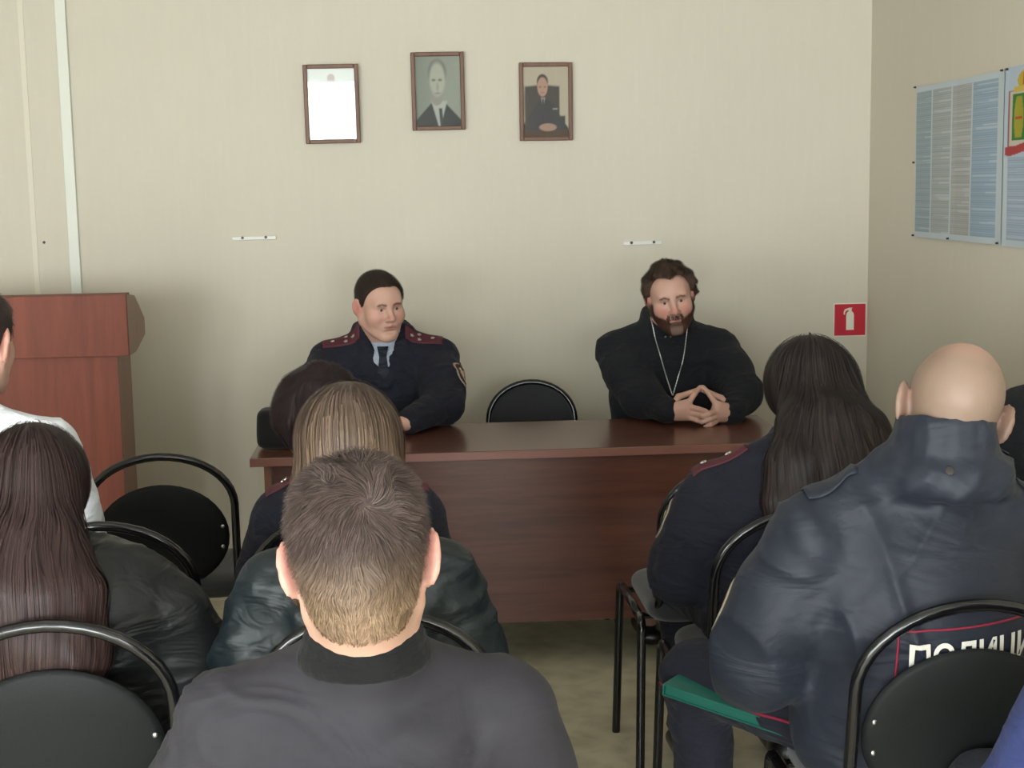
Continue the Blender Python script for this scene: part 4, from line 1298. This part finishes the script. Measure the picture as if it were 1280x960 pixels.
o, S, V, Q, bvh = jacket('police_jacket', g, .042, CL['navy_jacket'], root, v=.007, amp=.010, seed=5, hem=.50, collar=col_b, puff=.014,
                         layers=[((1, .2, -.25), 7, 1.), ((-.5, .3, 1), 9, .7), ((.7, -.2, .8), 16, .4)])
# collar snap
p = tolocal(at(1189, 589, D=2.36), loc, 0)
decal('snap', bvh, p, (1, 0, 0), (0, 0, 1), (0, 1, 0), .014, .014, MAT['pin'], o, 8, 8, lambda a, b: a*a+b*b < 1, None, .003, .2)
# shoulder strap
epaulette(bvh, g, -1, o, CL['navy_jacket'], jx=(.125, .215), wd=.05, y=-.005, off=.007)
epaulette(bvh, g, 1, o, CL['navy_jacket'], jx=(.125, .215), wd=.05, y=-.005, off=.007)
# back lettering
TV, TF = text_mesh('ПОЛИЦИЯ')
wT = TV[:, 0].max()-TV[:, 0].min(); hT = TV[:, 1].max()-TV[:, 1].min()
tc0 = tolocal(at(1233, 818, D=2.34), loc, 0); sx = .268/wT; sz = .062/hT
ang = math.radians(3)
pts = [tc0+np.array(((x*sx)*math.cos(ang)-(y*sz)*math.sin(ang), -.3, (x*sx)*math.sin(ang)+(y*sz)*math.cos(ang))) for x, y, _ in TV]
pr = project(bvh, pts, (0, 1, 0), .005, .8)
if all(q is not None for q in pr):
    tx = mesh_obj('back_lettering', pr, TF, MAT['paper'], o, smooth=False)
    tag(tx, 'white reflective lettering')
for (a, b) in (((-.152, .045), (.152, .060)), ((-.152, -.06), (-.152, .045)), ((.152, -.045), (.152, .060))):
    L = [tc0+np.array((a[0]+(b[0]-a[0])*t, -.3, a[1]+(b[1]-a[1])*t)) for t in np.linspace(0, 1, 14)]
    q = [x for x in project(bvh, L, (0, 1, 0), .002, .8) if x is not None]
    if len(q) > 3: tube('piping', q, .0022, MAT['piping'], o, 6)
sleeve_patch(bvh, (-.262, .03, .80), (.3, 1, 0), (.15, 0, 1), (1, -.3, 0), .085, .11, o)
to, tV, tQ = finish_person(g, root, 'navy', 5)
tb = BVHTree.FromPolygons(tV.tolist(), tQ.tolist())
for sgn in (1,):
    k = np.array(g['kn'][0]); hp = np.array((-.09, .02, g['hip']))
    L = [hp+(k-hp)*t+np.array((-.3, -.05, -.005)) for t in np.linspace(.1, 1.05, 16)]
    q = [x for x in project(tb, L, (1, .1, 0), .002, .8) if x is not None]
    if len(q) > 3: tube('piping', q, .003, MAT['piping'], to, 6)

# green folder on his lap
a = at(829, 858, D=2.78); b = at(962, 903, D=2.62)
fr = empty('folder', (0, 0, 0), 0, 'green plastic folder lying on the lap of the bald policeman', 'folder')
FOLD = (a, b)

# ---- woman with long dark hair in uniform ---------------------------------------------------
cx_, cy_ = chair_xy('W'); loc = (cx_-.0, cy_+.035)
h = tolocal(at(1012, 492, D=3.40), loc, 0)
g = default_g(hc=h, R=rotm(pitch=-4), hs=.98, sw=.165, zs=.895, cx=-.005, cy=-.01, w=.98, d=1.0, hip=.565, neck=.05,
              el=[(-.225, .03, .66), (.22, .03, .66)], kn=[(-.16, .40, .53), (.13, .42, .53)])
root = person_root('seated woman with long straight dark hair in navy uniform, right of aisle', loc, 0)
S, V, Q = body_mesh(g, .0075)
mesh_obj('body', V, Q, MAT['skin'], root, skin_color(V, g)); eyes(g, root)
o, S, V, Q, bvh = jacket('uniform_jacket', g, .028, CL['navy'], root, v=.008, amp=.006, seed=9, hem=.48, puff=.01)
epaulette(bvh, g, -1, o, MAT['burgundy'], jx=(.075, .205), wd=.055, y=.0, stars=((.55, 0), (-.35, .0)))
epaulette(bvh, g, 1, o, MAT['burgundy'], jx=(.075, .205), wd=.055, y=.0)
sleeve_patch(bvh, (g['cx']-.20, .02, .79), (.4, 1, 0), (.2, 0, 1), (1, -.4, 0), .075, .10, o)
hz = h[2]
long_hair(g, root, [(h[0], h[1]-.045, hz+.03, .092, .068), (h[0]-.004, -.105, hz-.07, .126, .074), (h[0]-.018, -.160, hz-.13, .148, .066), (h[0]-.028, -.185, hz-.21, .155, .050), (h[0]-.035, -.195, hz-.33, .135, .022)],
          lin(42, 35, 33), lin(56, 47, 43), n=4600, segs=24, step=.021, top=.027, lowz=.60, fly=.012, var=.4)
finish_person(g, root, 'navy', 9)

# ---- blonde woman in teal leather ---------------------------------------------------------
cx_, cy_ = chair_xy('M'); loc = (cx_-.035, cy_-.01)
h = tolocal(at(437, 566, D=2.70), loc, 0)
g = default_g(hc=h, R=rotm(pitch=-2), hs=.98, sw=.155, zs=.895, cx=-.0, cy=-.01, w=.92, d=1.0, hip=.56, neck=.05,
              el=[(-.215, .02, .64), (.21, .03, .64)])
root = person_root('seated woman with blonde shoulder-length hair in teal leather jacket', loc, 0)
S, V, Q = body_mesh(g, .0075)
mesh_obj('body', V, Q, MAT['skin'], root, skin_color(V, g)); eyes(g, root)
jacket('leather_jacket', g, .028, CL['teal'], root, v=.008, amp=.0085, seed=14, hem=.50, puff=.008, layers=[((1, .2, .1), 9, 1.), ((.9, .3, -.8), 13, .7), ((1, .2, .7), 20, .4)])
hz = h[2]
long_hair(g, root, [(h[0], h[1]-.045, hz+.02, .080, .062), (h[0], h[1]-.07, hz-.06, .098, .055), (h[0], -.10, hz-.14, .100, .050), (h[0], -.135, hz-.21, .095, .025)],
          lin(102, 84, 68), lin(124, 102, 80), n=3200, segs=16, step=.02, top=.020, lowz=.70, rootc=lin(80, 66, 58), var=.3)
finish_person(g, root, 'jeans', 14)

# ---- dark-haired woman with burgundy epaulettes, in front of the blonde one -----------------
cx_, cy_ = chair_xy('D'); loc = (cx_, cy_-.01)
h = tolocal(at(401, 527, D=3.32), loc, 0)
g = default_g(hc=h, R=rotm(pitch=-4, roll=2, yaw=-8), hs=.98, sw=.16, zs=.855, cx=.01, cy=-.01, w=.9, d=1.0, hip=.565, neck=.05, el=[(-.205, .03, .66), (.205, .03, .66)])
root = person_root('seated woman with short dark hair and burgundy epaulettes behind blonde head', loc, 0)
S, V, Q = body_mesh(g, .008)
mesh_obj('body', V, Q, MAT['skin'], root, skin_color(V, g)); eyes(g, root)
o, S, V, Q, bvh = jacket('uniform_jacket', g, .026, CL['navy'], root, v=.009, amp=.005, seed=21, hem=.52)
for s in (-1, 1): epaulette(bvh, g, s, o, MAT['burgundy'], jx=(.085, .19), wd=.055, stars=((.2, 0),))
short_hair(g, root, lambda x, y, z: .020+.010*np.exp(-((z-.0)/.05)**2)*(np.abs(x) > .04), lin(40, 29, 31), style='short', lump=.022, lumpf=22, n=3000, L=5, step=.009, up=.1, width=.0018)
finish_person(g, root, 'navy', 21)

# ---- woman with long dark hair in black leather at left --------------------------------------
cx_, cy_ = chair_xy('L'); loc = (cx_+.0, cy_+.035)
h = tolocal(at(43, 620, D=2.70), loc, 0)
g = default_g(hc=h, R=rotm(pitch=-6, yaw=6), hs=.98, sw=.165, zs=.835, cx=.01, cy=-.01, w=1.0, d=1.0, hip=.56, neck=.05, el=[(-.225, .03, .62), (.225, .03, .61)])
root = person_root('seated woman with very long dark brown hair in black leather jacket', loc, 0)
S, V, Q = body_mesh(g, .0075)
mesh_obj('body', V, Q, MAT['skin'], root, skin_color(V, g)); eyes(g, root)
jacket('leather_jacket', g, .030, CL['leather'], root, v=.008, amp=.008, seed=31, hem=.50, puff=.014, layers=[((1, .2, .1), 9, 1.), ((.9, .3, -.8), 13, .7), ((1, .2, .7), 20, .4)])
hz = h[2]
long_hair(g, root, [(h[0], h[1]-.045, hz+.02, .082, .065), (h[0], -.100, hz-.08, .116, .070), (h[0]+.012, -.155, hz-.14, .142, .062), (h[0]+.015, -.176, hz-.22, .150, .048), (h[0]-.015, -.188, hz-.31, .14, .026), (h[0]-.03, -.192, hz-.39, .13, .014)],
          lin(50, 37, 36), lin(62, 45, 41), n=4200, segs=26, step=.020, top=.022, lowz=.58, fly=.01, var=.35)
finish_person(g, root, 'dark', 31)

# ---- man in white shirt at the left edge -------------------------------------------------------
cx_, cy_ = chair_xy('S'); loc = (cx_+.11, cy_-.01)
h = tolocal(at(-36, 428, D=3.28), loc, 0)
g = default_g(hc=h, R=rotm(yaw=-12), hs=1.03, sw=.215, zs=1.062, cx=.115, cy=-.01, w=1.15, d=1.1, hip=.57, neck=.058, el=[(-.16, .03, .72), (.40, .03, .70)])
root = person_root('seated man in white shirt cut off by the left edge', loc, 0)
S, V, Q = body_mesh(g, .0075)
mesh_obj('body', V, Q, MAT['skin'], root, skin_color(V, g)); eyes(g, root)
def colw(S): ring(S, (g['cx'], g['cy']+.005, g['zs']+.055), .070, .068, rotm(pitch=10), .008, .022, .02)
jacket('white_shirt', g, .020, CL['white'], root, v=.008, amp=.005, seed=41, hem=.56, collar=colw)
short_hair(g, root, lambda x, y, z: np.interp(z, [-.08, 0, .08], [.001, .006, .012]), lin(54, 44, 40), n=3000, L=3)
finish_person(g, root, 'dark', 41)

# ---- person in black fleece at the right wall ----------------------------------------------------
cx_, cy_ = chair_xy('E'); loc = (cx_, cy_-.01)
h = np.array((.0, .02, 1.24))
g = default_g(hc=h, R=rotm(), hs=1.02, sw=.165, zs=1.055, w=1.0, d=1.05, hip=.57, el=[(-.22, .03, .76), (.20, .03, .76)], kn=[(-.13, .40, .53), (.12, .40, .53)])
root = person_root('person in black fleece jacket by the right wall beyond the bald man', loc, 0)
S, V, Q = body_mesh(g, .008)
mesh_obj('body', V, Q, MAT['skin'], root, skin_color(V, g)); eyes(g, root)
jacket('fleece_jacket', g, .034, CL['fleece'], root, v=.009, amp=.008, seed=51, hem=.54)
short_hair(g, root, lambda x, y, z: np.interp(z, [-.08, 0, .08], [.002, .008, .014]), lin(50, 42, 38), n=2500, L=3)
finish_person(g, root, 'dark', 51)

# ---- person in blue at the bottom right ------------------------------------------------------------
cx_, cy_ = chair_xy('U'); loc = (cx_, cy_-.01)
g = default_g(hc=(0, .02, 1.14), R=rotm(), hs=1.0, sw=.18, zs=.975, w=1.05, hip=.56, el=[(-.27, .02, .70), (.27, .02, .70)])
root = person_root('person in blue sweater, only an arm showing at bottom right', loc, 0)
S, V, Q = body_mesh(g, .008)
mesh_obj('body', V, Q, MAT['skin'], root, skin_color(V, g)); eyes(g, root)
jacket('blue_sweater', g, .020, CL['blue'], root, v=.009, amp=.005, seed=61, hem=.54)
short_hair(g, root, lambda x, y, z: np.interp(z, [-.08, 0, .08], [.002, .008, .014]), lin(60, 50, 44), n=2500, L=3)
finish_person(g, root, 'dark', 61)

# ---- officer behind the table ------------------------------------------------------------------------
loc = (-.085, 5.28)
L_ = lambda px, py, D: tolocal(at(px, py, D=D), loc, math.pi)
h = L_(475, 381, 5.06)
TT = TZ
el0 = L_(553, 500, 5.0); el1 = L_(388, 498, 5.0)        # image right is his left (-x)
for e in (el0, el1): e[2] = TT+.078
w0 = L_(508, 520, 4.80); w1 = L_(448, 520, 4.80); w0[2] = w1[2] = TT+.045
g = default_g(hc=h, R=rotm(yaw=24, pitch=-9, roll=3), hs=.93, jaw=1.14, sw=.20, zs=1.01, cx=h[0]*.6, cy=.10, w=1.15, d=1.1, hip=.56, neck=.064,
              el=[tuple(el0), tuple(el1)], wr=[tuple(w0), tuple(w1)], kn=[(-.14, .40, .52), (.14, .40, .52)],
              hd=[dict(d=(.9, .35, .05), n=(0, .1, 1), side=(.1, -.9, 0), curl=.5), dict(d=(-.9, .3, .0), n=(0, .1, 1), side=(-.1, -.9, 0), curl=.5)])
root = person_root('police officer in navy uniform with collar and tie seated behind table', loc, math.pi)
S, V, Q = body_mesh(g, .0042, face=True, lo=(-.40, -.2, .04), hi=(.40, .66, 1.36))
mesh_obj('body', V, Q, MAT['skin'], root, skin_color(V, g, .97)); eyes(g, root)
short_hair(g, root, lambda x, y, z: np.interp(z, [-.08, 0, .08], [.002, .005, .010]), lin(56, 44, 38), n=9000, L=3, step=.005, up=.2, style='short', width=.0012)
gx, gy, gz = g['cx'], g['cy'], g['zs']
# shirt with collar under the jacket
Ss = SDF((gx-.14, gy-.14, .72), (gx+.14, gy+.19, 1.14), .006)
Ss.cap((gx*.6, gy*.7, .78), (gx, gy, gz-.06), (.15, .118*1.0), (.13, .118), .04, U=(1, 0, 0))
ring(Ss, (gx, gy+.010, gz+.062), .073, .073, rotm(pitch=-18), .008, .022, .02)
Vs, Qs = Ss.mesh(2); sh_ = mesh_obj('shirt', Vs, Qs, CL['shirt'], root)
def vcut(S):
    S.func((gx-.12, gy+.02, .90), (gx+.12, .5, 1.2), lambda X, Y, Z: np.maximum(np.abs(X-gx)*.90-(Z-(gz-.085))*.36, (gy+.03)-Y), .006, 'sub')
def lapel(S):
    ring(S, (gx, gy+.0, gz+.050), .090, .084, rotm(pitch=-6), .010, .026, .03, a0=150, a1=390)
    for s in (-1, 1):
        S.cap((gx+s*.078, gy+.07, gz+.03), (gx+s*.012, gy+.128, gz-.125), (.016, .010), (.014, .009), .01, U=(1, 0, 0))
o, S, V, Q, bvh = jacket('uniform_jacket', g, .030, CL['navy'], root, v=.0065, amp=.006, seed=71, hem=.58, collar=lapel, cut=vcut, puff=.012, lo=(-.43, -.16, .5), hi=(.43, .60, 1.2))
for s in (-1, 1): epaulette(bvh, g, s, o, MAT['burgundy'], jx=(.080, .215), wd=.058, y=.040, off=.005, stars=((.45, 0.0), (-.25, .45), (-.25, -.45), (-.62, 0)), dirn=(0, -.8, -1), dy=.0)
for s in (-1, 1):
    sh_c = np.array((gx+s*g['sw'], gy, gz-.045)); e_c = np.array(g['el'][(s+1)//2]); c = sh_c+(e_c-sh_c)*.42
    sleeve_patch(bvh, c, (s*.5, -1, 0), (-s*.3, 0, 1), (-s*1, -.55, -.1), .075, .10, o)
bm = bmesh.new()
prof = [(-.020, .0), (.020, .0), (.013, -.034), (.024, -.13), (-.024, -.13), (-.013, -.034)]
Lp = []
sb = BVHTree.FromPolygons(Vs.tolist(), Qs.tolist())
Vt = []; 
for yy in (0, 1):
    for (x, z) in prof:
        z_ = gz+.015+z
        r_ = sb.ray_cast(Vector((gx+x, .6, z_)), Vector((0, -1, 0)), 1.0)
        y0 = r_[0].y if r_[0] is not None else gy+.12
        Vt.append((gx+x, y0+(.002 if yy == 0 else .011), z_))
Ft = [(5, 4, 3, 2), (5, 2, 1, 0), (8, 9, 10, 11), (6, 7, 8, 11)]+[(i, (i+1) % 6, 6+(i+1) % 6, 6+i) for i in range(6)]
mesh_obj('tie', Vt, Ft, CL['tie'], root, smooth=False)
finish_person(g, root, 'navy', 71)

# ---- priest ------------------------------------------------------------------------------------------
loc = (.935, 5.28)
h = L_ = None
L_ = lambda px, py, D: tolocal(at(px, py, D=D), loc, math.pi)
h = L_(838, 370, 5.02)
el0 = L_(925, 498, 5.0); el1 = L_(802, 500, 5.0)
for e in (el0, el1): e[2] = TT+.085
# his left hand is at image right (-x)
tip = L_(877, 484, 4.86)
w0 = L_(914, 516, 4.86); w1 = L_(838, 515, 4.86)
g = default_g(hc=h, R=rotm(yaw=-4, pitch=-12, roll=9), hs=.93, jaw=1.10, sw=.195, zs=1.015, cx=h[0]*.5-.012, cy=.10, w=1.12, d=1.2, hip=.56, neck=.066,
              el=[tuple(el0), tuple(el1)], wr=[tuple(w0), tuple(w1)], kn=[(-.14, .40, .52), (.14, .40, .52)])
def steeple(S):
    for w, s in ((w0, -1), (w1, 1)):     # s: side of body the hand comes from
        c = np.array((tip[0], w[1]+.03, w[2]))
        K = w+np.array((-s*.056, .020, .008))     # knuckle centre
        S.cap(w, K, (.032, .026), (.040, .022), .010, U=(0, .25, 1))
        # index raised into the steeple
        k1 = K+np.array((0, .006, .022)); m1 = k1+(np.array(tip)-k1)*.55+np.array((s*.004, .004, .004))
        S.cap(k1, m1, .0105, .0098, .008); S.cap(m1, np.array(tip)+np.array((s*.005, 0, 0)), .0098, .0082, .004)
        # thumb along it, nearer the chest
        t1 = w+np.array((-s*.012, -.012, .024)); t2 = t1+np.array((-s*.020, -.004, .026)); 
        S.cap(t1, t2, .0125, .0115, .008); S.cap(t2, (tip[0]+s*.008, tip[1]-.016, tip[2]-.012), .0115, .0095, .004)
        # three fingers laced over the other hand
        for j, (dz, L, r) in enumerate(((.010, .064, .0098), (-.010, .060, .0095), (-.029, .050, .0086))):
            dz += (.004 if s > 0 else -.004)
            p = K+np.array((-s*.002, .008-.002*j, dz)); q = p+np.array((-s*L*.45, .024, -.006)); 
            e = q+np.array((-s*L*.42, -.004, -.009))
            S.cap(p, q, r*1.02, r, .003); S.cap(q, e, r, r*.9, .002)
g['hd'] = [None, None]
root = person_root('bearded priest in black cassock with fingertips joined, seated behind table', loc, math.pi)
S, V, Q = body_mesh(g, .0037, face=True, lo=(-.36, -.2, .04), hi=(.36, .62, 1.36), extra=steeple)
def beard(x, y, z):
    m = np.clip((-.060-z+.5*np.clip(np.abs(x)-.034, 0, 1))/.014, 0, 1)*(y > -.0)
    m = np.maximum(m, .6*np.clip((-.043-z)/.006, 0, 1)*(np.abs(x) < .03)*(y > .07))
    m = np.maximum(m, np.clip((-.005-z)/.02, 0, 1)*(np.abs(x) > .050)*(y > -.01)*(y < .055))
    m = m*np.where((np.abs(x) < .022) & (z > -.079) & (z < -.056), 0, 1)
    return m*np.where((np.abs(x) < .045) & (z > -.045), .3, 1.)*(z > -.15)
mesh_obj('body', V, Q, MAT['skin'], root, skin_color(V, g, .93, beard=beard, flush=.6)); eyes(g, root)
_, _, toW = short_hair(g, root, lambda x, y, z: .012+.006*(np.abs(x) > .045)*(z < .08), lin(74, 58, 48), style='high', lump=.018, lumpf=38, n=9000, L=5, step=.006, up=.25, width=.0013, swirl=.3)
# beard: short strands over jaw and chin, moustache
Sb = SDF((-.1, -.02, -.16), (.1, .13, .02), .004)
hd0 = np.zeros(3)
head_prims(Sb, hd0, np.eye(3), 1.0, g['jaw'], True, False)
Vb, Qb = Sb.mesh(0); Nb = normals(Vb, Qb)
m = beard(Vb[:, 0], Vb[:, 1], Vb[:, 2])
m = np.where((Vb[:, 1] > .085) & (np.abs(Vb[:, 0]) < .012) & (Vb[:, 2] > -.09) & (Vb[:, 2] < -.079), .3, m)
ids = rng.choice(len(Vb), 7000, p=m/m.sum())
P0 = Vb[ids]+(rng.random((7000, 3))-.5)*.004
dn = np.array((0, .25, -1.))
PP, NN = grow(Sb, P0, lambda P, G, i: dn+G*0+(rng.random(P.shape)-.5)*.3, 5, .0032, .003)
PP = PP+NN*(np.linspace(0, 1, 5)[None, :, None]*.0045)*(.4+rng.random((7000, 1, 1)))
grey = np.clip((P0[:, 1]-.075)/.02, 0, 1)*(np.abs(P0[:, 0]) < .022)*(P0[:, 2] < -.078)
cc = hair_colors(7000, lin(80, 54, 42), .4)*(1-.8*grey[:, None])+np.array(lin(138, 112, 100))*.8*grey[:, None]
bo = ribbons('beard', toW(PP.reshape(-1, 3)).reshape(PP.shape), NN@g['R'].T, .0014, cc, MAT['hair'], root, 'stuff')
gx, gy, gz = g['cx'], g['cy'], g['zs']
def colp(S):
    ring(S, (gx+h[0]*.3, gy+.010, gz+.072), .080, .080, rotm(pitch=-14), .010, .030, .02)
o, S, V, Q, bvh = jacket('cassock', g, .032, CL['cassock'], root, v=.0065, amp=.006, seed=81, hem=.50, collar=colp, puff=.012, lo=(-.43, -.2, .5), hi=(.43, .60, 1.2))
finish_person(g, root, 'dark', 81)
# white collar tab and studs
fx = L_(846, 417, 4.9)
decal('collar_tab', bvh, (fx[0], .5, fx[2]), (1, 0, 0), (0, 0, 1), (0, -1, 0), .022, .030, CL['shirt'], o, 8, 10, lambda a, b: abs(a) < .3+.7*(b+1)/2, None, .004, .3)
for dx in (-.008, .010):
    decal('stud', bvh, (fx[0]+dx, .5, fx[2]-.028), (1, 0, 0), (0, 0, 1), (0, -1, 0), .006, .006, MAT['metal'], o, 6, 6, lambda a, b: a*a+b*b < 1, None, .003, .3)
# chain
top0 = L_(820, 400, 4.98); top1 = L_(868, 394, 4.98); bot = L_(850, 502, 4.90)
for j, tp in enumerate((top0, top1)):
    pts = []
    for t_ in np.linspace(0, 1, 60):
        p = tp+(bot-tp)*t_; p[0] += (.006 if j == 0 else -.010)*math.sin(math.pi*t_)
        pts.append((p[0], .7, p[2]))
    q = [x for x in project(bvh, pts, (0, -1, 0), .004, 1.2) if x is not None]
    if len(q) > 4:
        q = np.array(q); q[:, 1] = np.convolve(np.pad(q[:, 1], 3, 'edge'), np.ones(7)/7, 'valid')+.001
        rr = .0022+.0009*np.cos(np.arange(len(q))*math.pi)
        V_, F_ = tube_geo(q, rr, 8); mesh_obj('chain', V_, F_, MAT['metal'], root)

# ---- black soft cap on the table end --------------------------------------------------------------------
p = at(345, 548, D=4.66)
S = SDF((-.08, -.08, -.01), (.08, .08, .16), .006)
S.func((-.08, -.08, -.01), (.08, .08, .16), lambda X, Y, Z: np.sqrt(np.maximum(np.abs(X)-(.036-.06*np.maximum(Z-.05, 0)), 0)**2+np.maximum(np.abs(Y)-.028, 0)**2+np.maximum(np.abs(Z-.064)-.040, 0)**2)-.022, 0, 'add')
V, Q = S.mesh(1); V = folds(V, Q, .004, 91); V[:, 2] -= V[:, 2].min()
o = mesh_obj('cap', V, Q, MAT['black'], None); o.location = (p[0], 4.66, TZ)
tag(o, 'black soft cap standing on the left end of the table', 'cap')

# ---- the folder, as an object of cover boards and paper block ---------------------------------------------
a, b = FOLD
ux = unit((b-a)*np.array((1, 1, 1)))
fr.location = tuple(a)
uu = unit(b-a); vv = unit(np.cross((0, 0, 1.), uu)*1.0+np.array((0, 0, .05))); nn = np.cross(uu, vv)
Mx = Matrix(((uu[0], vv[0], nn[0]), (uu[1], vv[1], nn[1]), (uu[2], vv[2], nn[2])))
fr.rotation_euler = Mx.to_euler()
box('cover', (0, 0, .002), (.31, .22, .005), MAT['green'], fr, .001)
box('cover', (0, 0, -.020), (.31, .22, -.017), MAT['green'], fr, .001)
box('spine', (-.002, 0, -.020), (.001, .22, .005), MAT['green'], fr, .001)
box('paper_block', (.003, .004, -.017), (.305, .214, .002), MAT['green'], fr)
